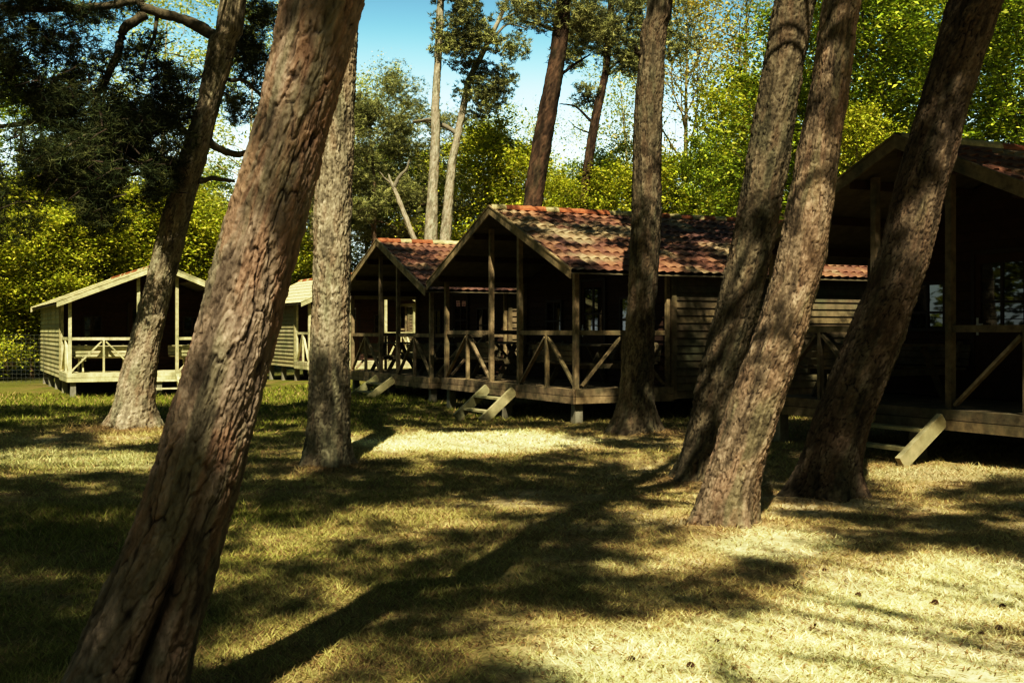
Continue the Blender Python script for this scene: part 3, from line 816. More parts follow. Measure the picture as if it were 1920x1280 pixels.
for i, (k, v, px, Y, tp, wd, lb) in enumerate(FAR):
    nm = {'shrub': 'leafy_shrub', 'green': 'leafy_tree', 'bright': 'leafy_tree', 'birch': 'birch_tree', 'oak': 'oak_tree', 'pine': 'pine_tree'}[k]
    plant(k, v, px, Y, tp, lb, nm, 'shrub' if k == 'shrub' else 'tree', 'shrubs behind the cabins' if k == 'shrub' else 'trees behind the cabins', rz=i * 1.37, wide=wd)

# far wood: one mass nobody could count
def far_wood():
    rng = np.random.default_rng(5); mb = MB(); cen = []; tone = []
    for k in range(70):
        X = -52 + 104 * (k + rng.random()) / 70; Y = 78 + 14 * rng.random()
        H = 7.0 + 3.2 * rng.random() + (3 if X > 6 else 0) + (1.5 if X < -14 else 0)
        m = 1500
        for j in range(9):
            c = np.array([X + rng.normal() * 1.3, Y + rng.normal(), H * (.08 + .88 * rng.random())])
            n_ = m // 9
            cen.append(c + rng.normal(size=(n_, 3)) * np.array([.9, .8, .7])); tone.append(np.full(n_, .9 + .8 * rng.random()))
    for k in range(46):          # unseen ring added round the sides and behind to block sky light
        a = radians(35) + (2 * pi - radians(70)) * (k + rng.random()) / 46
        R_ = 27 + 5 * rng.random(); X = sin(a) * R_; Y = cos(a) * R_ + 4
        if Y > 18: X *= 1.5
        for j in range(14):
            c = np.array([X + rng.normal() * 1.6, Y + rng.normal() * 1.6, 15 * (.06 + .9 * rng.random())])
            cen.append(c + rng.normal(size=(150, 3)) * np.array([1., 1., .8])); tone.append(np.full(150, .5 + .6 * rng.random()))
    nf = 70 * 9 * (1500 // 9)
    cen = np.concatenate(cen); tone = np.concatenate(tone)
    V, Q, C = leaf_quads(cen, np.where(np.arange(len(cen)) < nf, .15, .30), rng, LEAFC['green']); C = C * np.repeat(tone, 4)[:, None]
    mb.add(V, quads=Q, col=C)
    for k in range(60):
        X = -50 + 100 * rng.random(); Y = 76 + 10 * rng.random()
        mb.tube(branch_path((X, Y, -.3), (0, 0, 1), 9, 6, rng, .08), np.linspace(.14, .05, 7), 5, col=(.12, .09, .06))
    tag(mb.obj('far_wood', M['leaf']), 'band of distant woodland closing the view, plus an unseen ring added to block sky light', 'woodland', kind='stuff')
far_wood()

# ------------------------------------------------------------------ near pines: measured trunks
def trunk_ctrl(rows, Y, top, ybase=None, yl=0.0):
    """rows: (py, left px, right px) -> control points; then (x, z, r) rows beyond the picture"""
    out = []
    for py, l, r in rows:
        z = PZ(py, Y); out.append((PX((l + r) / 2, Y), Y + yl * z, z, (r - l) / 2 / F * Y))
    out.sort(key=lambda a: a[2])
    b = out[0]; out.insert(0, (b[0] - .04, b[1], -.30, b[3] * 1.05)) if b[2] > -.25 else None
    for x, y, z, r in top: out.append((x, y, z, r))
    return out

TREES = {}
def near_pine(key, rows, Y, top, seed, nth, ds, pal, depth, label, limbs=(), **kw):
    root = empty('pine_tree', (0, 0, 0))
    ctrl = trunk_ctrl(rows, Y, top)
    bx, by = ctrl[1][0], ctrl[1][1]; root.location = (bx, by, 0)
    ctrl = [(a - bx, b - by, c, d) for a, b, c, d in ctrl]
    mb = trunk_mesh(ctrl, seed, nth, ds, pal, depth, **kw)
    rng = np.random.default_rng(seed)
    for pts, r in limbs:                      # limbs joined to the trunk mesh
        p = np.array(pts, float) - np.array([bx, by, 0])
        t = np.linspace(0, 1, len(p)); tt = np.linspace(0, 1, len(p) * 5)
        q = np.stack([np.interp(tt, t, p[:, k]) for k in range(3)], 1)
        q[1:-1] = (q[:-2] + q[1:-1] * 2 + q[2:]) / 4; q[1:-1] = (q[:-2] + q[1:-1] * 2 + q[2:]) / 4
        q += (rng.random(q.shape) - .5) * .02
        mb.tube(q, np.linspace(r[0], r[1], len(q)) * (.9 + .2 * rng.random(len(q))), 10, col=tuple(np.array(BARK[pal][1]) * .45))
    o = mb.obj('trunk', M['bark'], root, smooth=True)
    tag(root, label, 'tree', 'tall pines on the lawn')
    TREES[key] = (root, np.array(ctrl) + np.array([bx, by, 0, 0]))
    return root

near_pine('T1', [(1430, 60, 345), (1280, 118, 352), (1100, 200, 398), (972, 257, 430), (840, 300, 468), (700, 345, 502), (560, 385, 535), (430, 418, 568), (200, 487, 630), (0, 527, 682), (-150, 565, 715)],
          4.5, [(-.50, 4.6, 4.3, .17), (.17, 4.7, 5.7, .14), (1.1, 4.8, 8, .115), (2.0, 4.8, 10, .09), (2.6, 4.8, 13.5, .04)], 21, 300, .0065, 'near', .0135, 'thick reddish pine leaning across the left foreground, cleft at its base',
          cw=.062, ch=.21, zvis=3.3, roots=.12, split=(-1.10, 1.25, .42, .15))
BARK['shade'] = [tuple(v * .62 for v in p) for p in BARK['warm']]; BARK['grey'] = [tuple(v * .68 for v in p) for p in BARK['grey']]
BARK['silver'] = [(.050, .038, .025), (.30, .25, .165), (.66, .56, .40), (.36, .34, .22)]
near_pine('T2', [(868, 572, 655), (800, 575, 656), (700, 579, 655), (560, 585, 657), (430, 588, 658), (300, 596, 662), (150, 602, 668), (0, 612, 674)],
          13.55, [(-2.35, 13.6, 7, .19), (-2.8, 13.6, 11, .13), (-3.0, 13.6, 15, .04)], 22, 120, .016, 'silver', .020, 'straight upright pine with dappled grey bark left of the red-roofed cabin', roots=.6)
T0Y = 19.0
def q0(px, py, dy=0.): return (PX(px, T0Y + dy), T0Y + dy, PZ(py, T0Y + dy))
near_pine('T0', [(803, 205, 288), (720, 222, 292), (630, 245, 303), (530, 274, 326), (430, 298, 352), (340, 322, 372), (280, 340, 393), (200, 370, 411), (100, 387, 440), (0, 408, 459)],
          T0Y, [(-4.3, 19, 8.5, .17), (-4.0, 19, 11, .12), (-3.9, 19, 14, .04)], 23, 110, .02, 'silver', .020, 'branching pine leaning right in front of the far left cabin, dark boughs above',
          limbs=[([q0(428, 80), q0(392, 62), q0(350, 38), q0(290, 22, -.2), q0(262, 10, -.3), q0(258, -40, -.3)], (.11, .06)),
                 ([q0(272, 28, -.2), q0(232, 52, -.3), q0(222, 100, -.4), q0(190, 170, -.5), q0(125, 205, -.7), q0(60, 230, -1), q0(-30, 240, -1.4)], (.085, .03)),
                 ([q0(255, 2, -.3), q0(180, 14, -.5), q0(60, 20, -.8), q0(-60, 6, -1.2)], (.07, .03)),
                 ([q0(295, 25, -.1), q0(292, 60, -.2), q0(278, 95, -.3), q0(268, 135, -.4)], (.035, .012)),
                 ([q0(375, 272), q0(360, 260), q0(330, 230, -.3), q0(270, 215, -.8), q0(180, 240, -1.2), q0(90, 300, -1.6)], (.06, .02)),
                 ([q0(352, 338), q0(350, 330), q0(300, 320, -.4), q0(230, 330, -.9), q0(150, 360, -1.3)], (.05, .02)),
                 ([q0(385, 262), q0(410, 280, .2), q0(452, 292, .4), q0(500, 270, .6)], (.08, .035)),
                 ([q0(372, 340), q0(400, 334, .2), q0(440, 340, .4)], (.05, .025)),
                 ([q0(430, 150), q0(460, 150, .3), q0(500, 190, .5), q0(520, 230, .6)], (.04, .012))],
          roots=.6)
near_pine('T3', [(800, 1150, 1232), (740, 1160, 1226), (700, 1165, 1225), (600, 1174, 1228), (500, 1180, 1236), (400, 1184, 1240), (300, 1187, 1241), (180, 1190, 1243), (100, 1198, 1246), (0, 1206, 1256)],
          18.1, [(2.5, 18.1, 8, .18), (2.7, 18, 11, .12), (2.8, 18, 14.5, .04)], 24, 110, .02, 'grey', .020, 'upright pine standing against the side railing of the middle cabin', roots=.55,
          limbs=[([(2.05, 18.1, PZ(105, 18.1)), (1.95, 18.0, PZ(102, 18.1)), (1.93, 17.95, PZ(92, 18.1))], (.05, .02))])
near_pine('T4', [(900, 1266, 1345), (800, 1290, 1366), (700, 1308, 1388), (600, 1336, 1416), (500, 1362, 1442), (400, 1382, 1462), (300, 1398, 1480), (200, 1416, 1496), (100, 1436, 1512), (0, 1452, 1530)],
          12.1, [(3.7, 12.1, 7, .18), (4.3, 12, 11, .13), (4.4, 12, 14.5, .04)], 25, 130, .014, 'grey', .020, 'left one of the paired leaning pines, farther back with greyish bark', roots=.6)
near_pine('T5', [(988, 1300, 1412), (900, 1322, 1425), (800, 1352, 1452), (700, 1388, 1486), (600, 1424, 1518), (500, 1454, 1543), (400, 1474, 1560), (300, 1492, 1573), (200, 1512, 1588), (100, 1530, 1600), (0, 1545, 1612)],
          9.3, [(3.3, 9.3, 6.5, .15), (4.1, 9.3, 10, .11), (4.3, 9.3, 14, .04)], 26, 170, .011, 'warm', .015, 'right one of the paired leaning pines, nearer with warm reddish bark', cw=.036, ch=.11, roots=.35)
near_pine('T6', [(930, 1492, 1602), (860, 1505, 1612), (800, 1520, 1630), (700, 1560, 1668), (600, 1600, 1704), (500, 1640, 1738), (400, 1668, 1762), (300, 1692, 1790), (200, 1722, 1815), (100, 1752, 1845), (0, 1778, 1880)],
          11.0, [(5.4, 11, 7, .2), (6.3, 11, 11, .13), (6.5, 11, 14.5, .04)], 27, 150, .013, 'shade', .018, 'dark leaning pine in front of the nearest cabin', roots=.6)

# middle distance pines behind the cabins with visible trunks
def mid_pine(key, rows, Y, top, seed, pal, label, group='pines behind the cabins', limbs=(), tufts=(), name='pine_tree'):
    r = near_pine(key, rows, Y, top, seed, 36, .07, pal, .022, label, limbs=limbs, cw=.10, ch=.22, zvis=12, roots=.3)
    r['group'] = group
    if tufts:
        rng = np.random.default_rng(seed + 50); cen = []; tone = []
        for px, py, rx, ry, n in tufts:
            a = rng.normal(size=(n, 3)); a /= np.linalg.norm(a, axis=1)[:, None]; a *= (rng.random(n) ** .45)[:, None]
            X = PX(px, Y) + a[:, 0] * rx / F * Y; Z = PZ(py, Y) + a[:, 2] * ry / F * Y; YY = Y + a[:, 1] * rx / F * Y * .8
            k = fbm(X * 1.1 + seed, YY * 1.1, Z * 1.6, o=3, seed=seed)
            ok = k > .45
            cen.append(np.stack([X, YY, Z], -1)[ok]); tone.append((.55 + 1.9 * (k[ok] - .45) * 3)[:, ])
        cen = np.concatenate(cen) - np.array(r.location); tone = np.clip(np.concatenate(tone), .5, 1.6)
        V, T, C = needle_tufts(cen, .20, 14, .15, .0022 * Y / 6, rng, LEAFC['olive'] * .66)
        C = C * np.repeat(np.repeat(tone, 14), 3)[:, None]
        MB().add(V, tris=T, col=C).obj('crown', M['needle'], r)
    return r
def q(px, py, Y, dy=0.): return (PX(px, Y), Y + dy, PZ(py, Y))
BARK['pale'] = [(.20, .14, .09), (.50, .43, .31), (.60, .54, .40), (.48, .46, .32)]
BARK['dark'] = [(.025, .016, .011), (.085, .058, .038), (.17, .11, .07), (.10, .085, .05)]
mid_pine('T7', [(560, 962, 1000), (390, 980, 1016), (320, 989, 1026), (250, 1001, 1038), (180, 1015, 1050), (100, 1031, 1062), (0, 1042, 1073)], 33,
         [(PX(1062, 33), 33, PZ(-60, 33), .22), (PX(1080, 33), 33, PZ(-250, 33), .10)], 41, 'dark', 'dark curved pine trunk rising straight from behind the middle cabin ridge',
         tufts=[(1000, 20, 70, 45, 500), (1110, 40, 80, 50, 500), (1060, -50, 130, 60, 900)],
         limbs=[([q(1040, 150, 33), q(1070, 120, 33, .4), q(1110, 90, 33, .8)], (.06, .02)), ([q(1045, 60, 33), q(1010, 40, 33, .3), q(975, 30, 33, .6)], (.06, .02))])
mid_pine('T8', [(600, 780, 812), (465, 793, 821), (350, 802, 822), (250, 808, 826), (200, 808, 824), (120, 814, 828), (60, 816, 831)], 46,
         [(PX(826, 46), 46, PZ(0, 46), .14), (PX(840, 46), 46, PZ(-80, 46), .06)], 42, 'pale', 'pale bare pine trunk with a dark tuft of crown, left one of the pair',
         tufts=[(865, 40, 62, 55, 900), (850, 90, 50, 30, 350), (900, 75, 40, 30, 250), (845, 0, 40, 30, 300)],
         limbs=[([q(826, 90, 46), q(850, 80, 46, .3), q(880, 60, 46, .5)], (.06, .03)), ([q(812, 62, 46), q(806, 50, 46), q(818, 58, 46)], (.04, .02)), ([q(820, 225, 46), q(800, 222, 46, .2), q(772, 225, 46, .4)], (.09, .03))])
mid_pine('T9', [(600, 815, 842), (465, 822, 846), (350, 834, 852), (300, 840, 856), (250, 852, 866), (200, 862, 876), (150, 872, 884)], 47,
         [(PX(900, 47), 47, PZ(110, 47), .13), (PX(935, 47), 47, PZ(40, 47), .10), (PX(965, 47), 47, PZ(-30, 47), .06)], 43, 'pale', 'pale bare pine trunk curving right with sparse crown, right one of the pair',
         tufts=[(905, 180, 60, 45, 700), (930, 150, 45, 35, 350), (880, 120, 40, 20, 150), (960, 90, 40, 30, 200)],
         limbs=[([q(856, 250, 47), q(835, 235, 47, .2), q(800, 222, 47, .4), q(772, 226, 47, .4)], (.11, .05)), ([q(900, 100, 47), q(950, 40, 47, .2), q(990, 50, 47, .4)], (.07, .02)), ([q(935, 40, 47), q(975, 20, 47), q(1000, 0, 47)], (.05, .02))])
mid_pine('T10', [(620, 838, 858), (465, 776, 789), (400, 752, 763), (352, 734, 743)], 45,
         [(PX(733, 45), 45, PZ(342, 45), .07), (PX(728, 45), 45, PZ(326, 45), .03)], 44, 'pale', 'crooked pale dead trunk leaning left behind the red-roofed cabin',
         limbs=[([q(738, 352, 45), q(748, 332, 45), q(762, 318, 45), q(768, 300, 45)], (.09, .04)), ([q(735, 345, 45), q(722, 335, 45), q(712, 322, 45)], (.05, .02))])
mid_pine('T11', [(420, 1080, 1100), (290, 1096, 1114), (220, 1108, 1126), (140, 1128, 1142), (60, 1136, 1150), (0, 1140, 1152)], 42,
         [(PX(1150, 42), 42, PZ(-80, 42), .10)], 45, 'dark', 'slim dark pine with spreading crown between the curved trunk and the upright trunk',
         tufts=[(1110, 60, 75, 45, 900), (1170, 110, 55, 40, 600), (1095, 180, 40, 25, 200), (1190, 30, 60, 45, 600), (1130, 0, 80, 40, 700), (1060, 110, 40, 30, 250), (1270, 60, 50, 60, 500)],
         limbs=[([q(1110, 230, 42), q(1080, 195, 42, .3), q(1050, 190, 42, .5)], (.05, .02)), ([q(1130, 140, 42), q(1165, 110, 42, .2), q(1190, 90, 42, .4)], (.05, .02)), ([q(1105, 250, 42), q(1080, 240, 42), q(1065, 225, 42)], (.03, .01))])
mid_pine('T12', [(640, 575, 592), (500, 580, 594), (380, 582, 594), (280, 580, 590)], 55,
         [(PX(584, 55), 55, PZ(100, 55), .12), (PX(590, 55), 55, PZ(-20, 55), .05)], 46, 'pale', 'thin pale trunk in the gap left of the straight upright pine',
         tufts=[(600, 60, 50, 40, 300)])

# ------------------------------------------------------------------ shading crowns of the near pines
# lit areas on the lawn in photo pixels of the ground plane: (cx, cy, rx, ry, amount)
LIT = [(1500, 1240, 520, 75, 1), (1750, 1160, 300, 90, 1), (1720, 1085, 150, 50, 1), (1450, 1025, 110, 26, .9), (1300, 1185, 60, 20, .3),
       (1120, 1210, 140, 34, 1), (1900, 1240, 300, 130, 1), (1860, 1180, 160, 60, .9),
       (880, 826, 190, 20, 1), (1060, 818, 90, 12, .8), (850, 775, 120, 10, .5), (740, 800, 70, 10, .6),
       (130, 862, 150, 20, 1), (30, 885, 60, 12, .8), (240, 742, 380, 22, 1), (170, 788, 220, 9, .7), (250, 815, 75, 14, .8),
       (480, 700, 700, 18, 1), (900, 655, 1600, 36, 1),
       (1362, 838, 60, 20, 1), (675, 836, 80, 24, 1), (322, 793, 80, 18, 1), (1366, 955, 90, 38, 1), (1298, 893, 60, 24, 1), (1166, 773, 50, 6, 1), (1690, 884, 70, 12, 1),
       (1660, 882, 30, 8, .7), (1780, 890, 140, 10, .8), (1700, 870, 60, 8, .7), (1560, 980, 140, 14, .3),
       (1000, 960, 120, 18, .4), (790, 965, 90, 14, .5), (560, 1070, 120, 26, .4), (860, 1130, 130, 22, .35), (640, 990, 110, 20, .45), (1190, 1060, 120, 22, .4),
       (1072, 770, 34, 4, .7), (1000, 754, 20, 3, .7), (1270, 757, 30, 3, .6), (1517, 757, 90, 8, 1), (940, 738, 90, 6, .9), (860, 755, 40, 8, .7), (940, 765, 20, 12, .7), (925, 779, 36, 7, .9), (1000, 785, 50, 6, .7), (1080, 790, 50, 6, .7),
       (70, 1080, 60, 20, .25), (1660, 965, 160, 16, .3), (1840, 1000, 120, 18, .3), (1030, 1130, 60, 14, .3)]
def lit_at(u, v):
    v = np.maximum(v, .8)
    px = 960 + u / v * F; py = 620 + EYE * F / v
    px = px + 60 * (fbm(u * 1.3, v * 1.3, seed=91) - .5); py = py + (py - 620) * .12 * (fbm(u * 1.3 + 9, v * 1.3, seed=92) - .5)
    L = np.zeros_like(u)
    for cx, cy, rx, ry, a in LIT:
        mg = .26 if a >= .75 else .08
        d = ((px - cx) / (rx + mg * F / v)) ** 2 + ((py - cy) / (ry + mg * EYE * F / v ** 2)) ** 2
        L = np.maximum(L, a * (1 - sstep(.8, 1.25, d)))
    return L

def shade_crowns():
    rng = np.random.default_rng(77)
    n = 10500
    v = 2.6 + 29 * rng.random(n); u = (rng.random(n) * 2 - 1) * (2.2 + .47 * v)
    z = 8.8 + 3.8 * rng.random(n) + 1.2 * (v > 27)
    L = lit_at(u, v)
    base = .10 + .90 * sstep(.365, .49, .38 * fbm(u * .8, v * .7, o=2, seed=55) + .62 * fbm(u * 2.6, v * 1.9, o=3, seed=56))
    dens = np.where(v < 15.5, .13 + .50 * base, base)
    # darker: the left lawn and the nearest cabin
    px = 960 + u / v * F; py = 620 + EYE * F / v
    dens = np.where((px < 620) & (py > 880) & (py < 1080), .30 + .75 * base, dens)
    dens = np.where((px > 1380) & (py > 735) & (py < 868), 1.5, dens)
    mid = (px > 400) & (px < 1250) & (py > 940) & (py < 1290)
    dens = np.where(mid, .10 + .30 * base, dens)
    dens = np.where((px > 1400) & (py > 900) & (py < 1035), .16 + .62 * base, dens)
    dens = np.where((px > 1000) & (px < 1540) & (py > 1045) & (py < 1150), .16 + .35 * base, dens)
    dens = np.where(((px > 1440) & (px < 1565) & (py > 848) & (py < 938)) | ((px > 1560) & (px < 1632) & (py > 843) & (py < 900)), 1.3, dens)
    dens = np.where((px > 1130) & (px < 1200) & (py > 764) & (py < 815), 1.2, dens)
    dens = np.where(((px - 634) / 70) ** 2 + ((py - 872) / 12) ** 2 < 1, 1.4, dens)
    dens = np.where((v > 21.5) & (u > -4.8), 1.3, dens)
    dens = np.where((v > 22.3) & (u > .2) & (u < 5), .12 + 1.0 * (fbm(u * 3.1, v * 2.6, o=3, seed=58) > .44), dens)
    dens = np.where(((px - 528) / 150) ** 2 + ((py - 1190) / 110) ** 2 < 1, np.minimum(dens, .17), dens)
    dens = np.where((px < 520) & (v > 20.5) & (v < 27), 1.5, dens)
    keep = (rng.random(n) < dens * (1 - L))
    u, v, z = u[keep], v[keep], z[keep]
    x = u; y = v - z * COT
    pts = np.stack([x, y, z], -1)
    return pts
CL = shade_crowns()
extra = [('E1', -5.5, -3.5), ('E2', 3.6, -3.0), ('E3', 7.6, 3.5), ('E4', -7.5, 6.5), ('E5', .8, -6.0), ('E6', 10.8, 13.5), ('E7', -11.5, 13.0)]
extra_seed = {e[0]: 60 + i for i, e in enumerate(extra)}
for k, x, y in extra:
    Ls = {'E1': 'tall pine standing behind the viewer to the left', 'E2': 'tall pine standing behind the viewer to the right', 'E3': 'tall pine beside the lawn outside the right of the view', 'E4': 'tall pine beside the lawn outside the left of the view', 'E5': 'tall pine farthest behind the viewer', 'E6': 'tall pine beside the nearest cabin outside the view', 'E7': 'tall pine on the lawn far outside the left of the view'}[k]
    r = empty('pine_tree', (x, y, 0)); tag(r, Ls, 'tree', 'tall pines on the lawn')
    c = [(0, 0, -.3, .28), (0, 0, .4, .25), (.15, .1, 5, .2), (.2, .1, 9, .15), (.2, .1, 14, .04)]
    trunk_mesh(c, extra_seed[k], 40, .08, 'warm', .015, zvis=6).obj('trunk', M['bark'], r, smooth=True)
    TREES[k] = (r, np.array(c) + np.array([x, y, 0, 0]))
near_keys = ['T0', 'T1', 'T2', 'T3', 'T4', 'T5', 'T6'] + [e[0] for e in extra]
ax = np.array([[np.interp(10, TREES[k][1][:, 2], TREES[k][1][:, 0]), np.interp(10, TREES[k][1][:, 2], TREES[k][1][:, 1])] for k in near_keys])
own = np.argmin(((CL[:, None, :2] - ax[None]) ** 2).sum(-1), 1)
for i, k in enumerate(near_keys):
    root, ctrl = TREES[k]; sel = CL[own == i]
    rng = np.random.default_rng(400 + i); loc = np.array(root.location)
    mb = MB(); m = 24
    if len(sel):
        r_ = .20 + .20 * rng.random(len(sel))
        off = rng.normal(size=(len(sel), m, 3)); off /= np.linalg.norm(off, axis=2)[..., None]
        off *= (rng.random((len(sel), m, 1)) ** .6) * r_[:, None, None] * np.array([1.15, 1.15, .6])
        cen = (sel[:, None, :] + off).reshape(-1, 3) - loc
        V, T, C = needle_tufts(cen, .12, 7, .16, .013, rng, LEAFC['pine']); mb.add(V, tris=T, col=C)
        # limbs reaching every third clump
        for p in sel[::4]:
            z0 = max(7.4, p[2] - 1.6 - .25 * np.hypot(*(p[:2] - ax[i]))); z0 = min(z0, 12)
            s = np.array([np.interp(z0, ctrl[:, 2], ctrl[:, 0]), np.interp(z0, ctrl[:, 2], ctrl[:, 1]), z0])
            t = np.linspace(0, 1, 6)[:, None]; path = s * (1 - t) + p * t; path[1:-1] += rng.normal(size=(4, 3)) * .09
            mb.tube(path - loc, np.linspace(.035, .010, 6), 4, col=(.12, .08, .05))
    if k == 'T0':          # the dark drooping boughs in view
        cen = []; tone = []
        for px, py, rx, ry, dy, nn in [(60, 60, 100, 70, -1, 420), (20, 150, 60, 90, -1.2, 330), (150, 200, 110, 60, -.6, 620), (300, 180, 80, 60, -.1, 420), (250, 260, 120, 70, -.6, 950), (90, 300, 120, 70, -1.4, 620), (200, 340, 120, 60, -1, 800), (270, 330, 70, 70, -.5, 500),
                                       (160, 400, 90, 40, -1.2, 350), (10, 380, 70, 80, -1.3, 260), (120, 10, 160, 28, -.6, 500), (220, 105, 40, 50, -.4, 90), (300, 100, 55, 40, 0, 130), (350, 150, 40, 60, .2, 200), (470, 90, 40, 80, .6, 260), (500, 200, 30, 60, .6, 130), (440, 200, 30, 40, .4, 90), (500, 20, 40, 40, .6, 120), (110, 120, 120, 40, -.7, 170)]:
            nn = int(nn * 2.6); a = rng.normal(size=(nn, 3)); a /= np.linalg.norm(a, axis=1)[:, None]; a *= (rng.random(nn) ** .5)[:, None]
            Y = T0Y + dy + a[:, 1] * .9
            c = np.stack([PX(px, T0Y + dy) + a[:, 0] * rx / F * T0Y, Y, PZ(py, T0Y + dy) + a[:, 2] * ry / F * T0Y], -1)
            kk = fbm(c[:, 0] * 2.2, c[:, 1] * 2.2, c[:, 2] * 2.6, o=2, seed=8); cen.append(c[kk > .475])
        cen = np.concatenate(cen) - loc
        V, T, C = needle_tufts(cen, .10, 12, .13, .006, rng, LEAFC['pine'] * .8, droop=.2); mb.add(V, tris=T, col=C)
        for p in (cen + loc)[::36]:
            s = p + np.array([(rng.random() - .25) * .7, (rng.random() - .5) * .4, (rng.random() - .2) * .55])
            t = np.linspace(0, 1, 4)[:, None]; path = s * (1 - t) + p * t; path[1:-1] += rng.normal(size=(2, 3)) * .07
            mb.tube(path - loc, np.linspace(.014, .005, 4), 3, col=(.07, .05, .035))
    if mb.n: mb.obj('crown', M['needle'], root)

# ------------------------------------------------------------------ wire fence at the far left
def fence():
    r = empty('wire_fence', (-15.2, 38.5, -.2)); tag(r, 'wire mesh fence on thin posts at the left edge beside the cabin', 'fence')
    m = MB(); x0, x1 = -6, .9
    for z in np.arange(.1, 1.7, .13): m.box((x0, 0, z), (x1, 0, z), .008, .008, col=(1, 1, 1))
    for x in np.arange(x0, x1, .15): m.box((x, 0, .05), (x, 0, 1.66), .007, .007, col=(1, 1, 1))
    m.obj('wire_mesh', M['wire'], r)
    for x in (-5.2, -2.6, 0.2):
        m = MB(); m.box((x, .04, -.2), (x, .04, 1.75), .05, .05, up=(0, 1, 0)); m.obj('post', M['wire'], r)
fence()

# ------------------------------------------------------------------ pine cones
def cone_mesh():
    mb = MB(); rng = np.random.default_rng(3)
    mb.tube([(0, 0, -.024), (0, 0, -.01), (0, 0, .012), (0, 0, .028)], np.array([.008, .016, .014, .004]), 8, col=(.7, .7, .7))
    for k in range(44):
        a = k * 2.4; h = -.022 + .048 * k / 44; r = .020 * math.sqrt(max(.05, 1 - ((h + .004) / .030) ** 2)) + .004
        d = np.array([cos(a), sin(a), .35]); p = np.array([cos(a) * r * .4, sin(a) * r * .4, h]); s = np.array([-sin(a), cos(a), 0]) * .0065
        tip = p + d * r * .85
        c = .7 + .9 * rng.random()
        mb.add([p - s, p + s, tip + s * .7, tip - s * .7, tip + np.array([0, 0, .004])], quads=[(0, 1, 2, 3)], tris=[(3, 2, 4)], col=(c, c, c))
    return mb.mesh('pine_cone', M['cone'])
cm_ = cone_mesh(); rng = np.random.default_rng(9)
CONES = [(1610, 1122, 'pine cone at the upper edge of the large sunlit patch'), (1880, 1143, 'pine cone at the right edge beside the shade'), (1345, 1203, 'small pine cone just inside the front sunlit grass'),
         (1295, 1250, 'lower pine cone near the bottom edge, right of its neighbour'), (1183, 1235, 'pine cone at the bottom, left in the sunny patch'), (1753, 1136, 'pine cone in the middle of the large sunlit patch'),
         (1840, 1195, 'pine cone at the right in bright grass'), (1873, 1186, 'pine cone nearest the right border in bright grass'), (1530, 1178, 'pine cone in the sunny grass below the dark shadow fringe'),
         (895, 1003, 'pine cone in the dappled shade at the middle of the lawn'), (460, 1126, 'pine cone in the shade right of the foreground trunk'), (415, 1240, 'pine cone close to the foreground trunk foot'),
         (1545, 1075, 'pine cone where shade meets the large sunlit patch'), (1340, 1145, 'pine cone in the shadow fringe left of the sunlit patch'), (940, 818, 'pine cone on the bright sandy strip before the middle cabin'), (1010, 832, 'pine cone right on the bright sandy strip')]
for px, py, lb in CONES:
    Y = EYE * F / (py - 620); X = PX(px, Y)
    o = bpy.data.objects.new('pine_cone', cm_); COL.objects.link(o)
    o.location = (X, Y, float(ground_h(X, Y)) + .007); o.rotation_euler = (1.2 + rng.random() * .6, rng.random() * .5, rng.random() * 6.28)
    s = .48 + .25 * rng.random(); o.scale = (s, s, s)
    tag(o, lb, 'pine cone', 'fallen pine cones')

# ------------------------------------------------------------------ camera, sun, sky
cam = bpy.data.cameras.new('camera'); co = bpy.data.objects.new('camera', cam); COL.objects.link(co)
co.location = (0, 0, EYE); co.rotation_euler = (pi / 2, 0, 0)
cam.sensor_width = 36; cam.lens = F / 1920 * 36; cam.shift_y = -20 / 1920; cam.clip_end = 2000; cam.clip_start = .05
cam.dof.use_dof = True; cam.dof.focus_distance = 17; cam.dof.aperture_fstop = 11
SC.camera = co

SUN_STRENGTH = 5.0; SKY = .062
sl = bpy.data.lights.new('sun', 'SUN'); sl.energy = SUN_STRENGTH; sl.angle = radians(.53); sl.color = (1, .95, .78)
so = bpy.data.objects.new('sun', sl); COL.objects.link(so); so.location = (0, -20, 30)
so.rotation_euler = (pi / 2 - EL, 0, 0)          # shines towards +Y and down
w = bpy.data.worlds.new('World'); SC.world = w; w.use_nodes = True
nt = w.node_tree; nt.nodes.clear(); N = nt.nodes.new
sky = N('ShaderNodeTexSky'); sky.sky_type = 'NISHITA'; sky.sun_disc = False
sky.sun_elevation = EL; sky.sun_rotation = radians(180); sky.air_density = 1.0; sky.dust_density = 2.5; sky.ozone_density = 1.2
bg = N('ShaderNodeBackground'); bg.inputs['Strength'].default_value = SKY
mul = N('ShaderNodeMix'); mul.data_type = 'RGBA'; mul.blend_type = 'MULTIPLY'; mul.inputs['Factor'].default_value = 1; mul.inputs['B'].default_value = (.76, 1.10, .95, 1)
out = N('ShaderNodeOutputWorld')
nt.links.new(sky.outputs[0], mul.inputs['A']); geo = N('ShaderNodeTexCoord'); sep = N('ShaderNodeSeparateXYZ'); mrg = N('ShaderNodeMapRange'); mrg.interpolation_type = 'SMOOTHSTEP'
mrg.inputs['From Min'].default_value = .02; mrg.inputs['From Max'].default_value = .42; mrg.inputs['To Min'].default_value = 5.0; mrg.inputs['To Max'].default_value = .62
nt.links.new(geo.outputs['Generated'], sep.inputs[0]); nt.links.new(sep.outputs['Z'], mrg.inputs['Value'])
vm = N('ShaderNodeVectorMath'); vm.operation = 'SCALE'          # bright haze low over the horizon
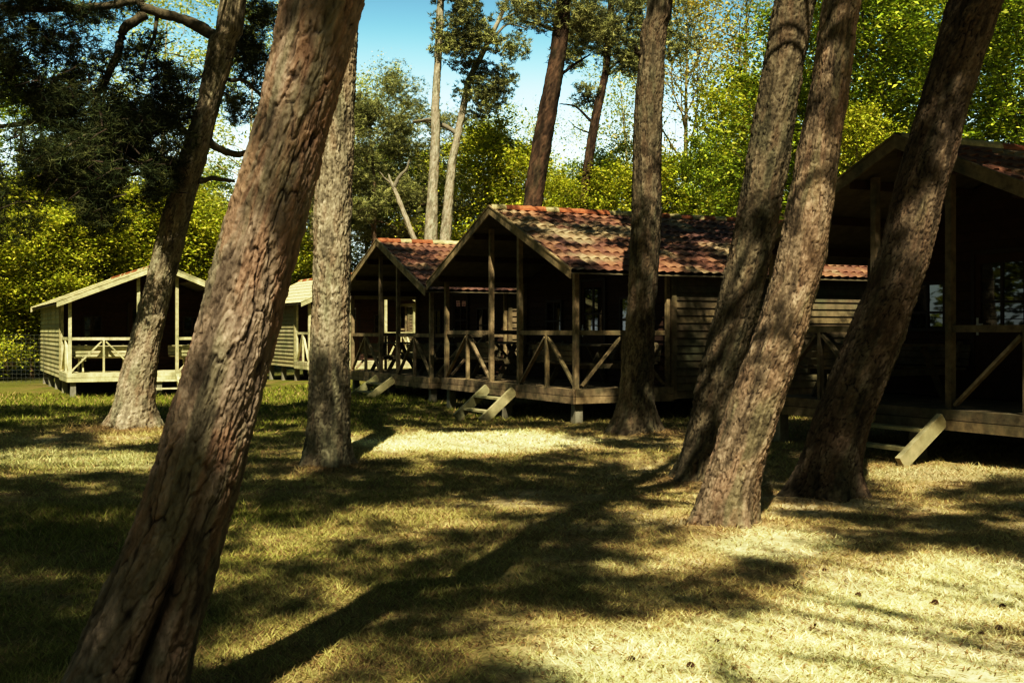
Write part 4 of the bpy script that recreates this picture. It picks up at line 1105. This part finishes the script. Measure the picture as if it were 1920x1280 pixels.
ym = N('ShaderNodeMapRange'); ym.interpolation_type = 'SMOOTHSTEP'; ym.inputs['From Min'].default_value = -.3; ym.inputs['From Max'].default_value = .75; ym.inputs['To Min'].default_value = .6
hz = N('ShaderNodeMix'); hz.data_type = 'FLOAT'; hz.inputs['A'].default_value = .6
nt.links.new(sep.outputs['Y'], ym.inputs['Value']); ym.inputs['To Min'].default_value = 0
nt.links.new(ym.outputs[0], hz.inputs['Factor']); nt.links.new(mrg.outputs[0], hz.inputs['B'])
nt.links.new(mul.outputs['Result'], vm.inputs[0]); nt.links.new(hz.outputs['Result'], vm.inputs['Scale']); wm = N('ShaderNodeMapRange'); wm.interpolation_type = 'SMOOTHSTEP'; wm.inputs['From Min'].default_value = .26; wm.inputs['From Max'].default_value = .10; wm.inputs['To Max'].default_value = .8
nt.links.new(sep.outputs['Z'], wm.inputs['Value'])
wmx = N('ShaderNodeMix'); wmx.data_type = 'RGBA'; wmul = N('ShaderNodeMath'); wmul.operation = 'MULTIPLY'; nt.links.new(wm.outputs[0], wmul.inputs[0]); nt.links.new(ym.outputs[0], wmul.inputs[1]); nt.links.new(wmul.outputs[0], wmx.inputs['Factor']); nt.links.new(vm.outputs[0], wmx.inputs['A']); wmx.inputs['B'].default_value = (17, 18.5, 18.5, 1)
nt.links.new(wmx.outputs['Result'], bg.inputs[0]); nt.links.new(bg.outputs[0], out.inputs[0])

SC.view_settings.view_transform = 'Standard'; SC.view_settings.look = 'None'; SC.view_settings.exposure = 0; SC.view_settings.gamma = 1
vs = SC.view_settings; vs.use_curve_mapping = True         # contrasty development, like the photograph's
cmap = vs.curve_mapping; cv = cmap.curves[3]
pts_ = [(0, 0), (.015, .0075), (.06, .044), (.15, .165), (.35, .50), (.62, .86), (1, 1)]
cv.points[0].location = pts_[0]; cv.points[1].location = pts_[-1]
for p_ in pts_[1:-1]: cv.points.new(*p_)
cmap.update()
SC.render.engine = 'CYCLES'
SC.cycles.use_denoising = True
SC.cycles.max_bounces = 6; SC.cycles.diffuse_bounces = 3; SC.cycles.glossy_bounces = 3; SC.cycles.transmission_bounces = 3
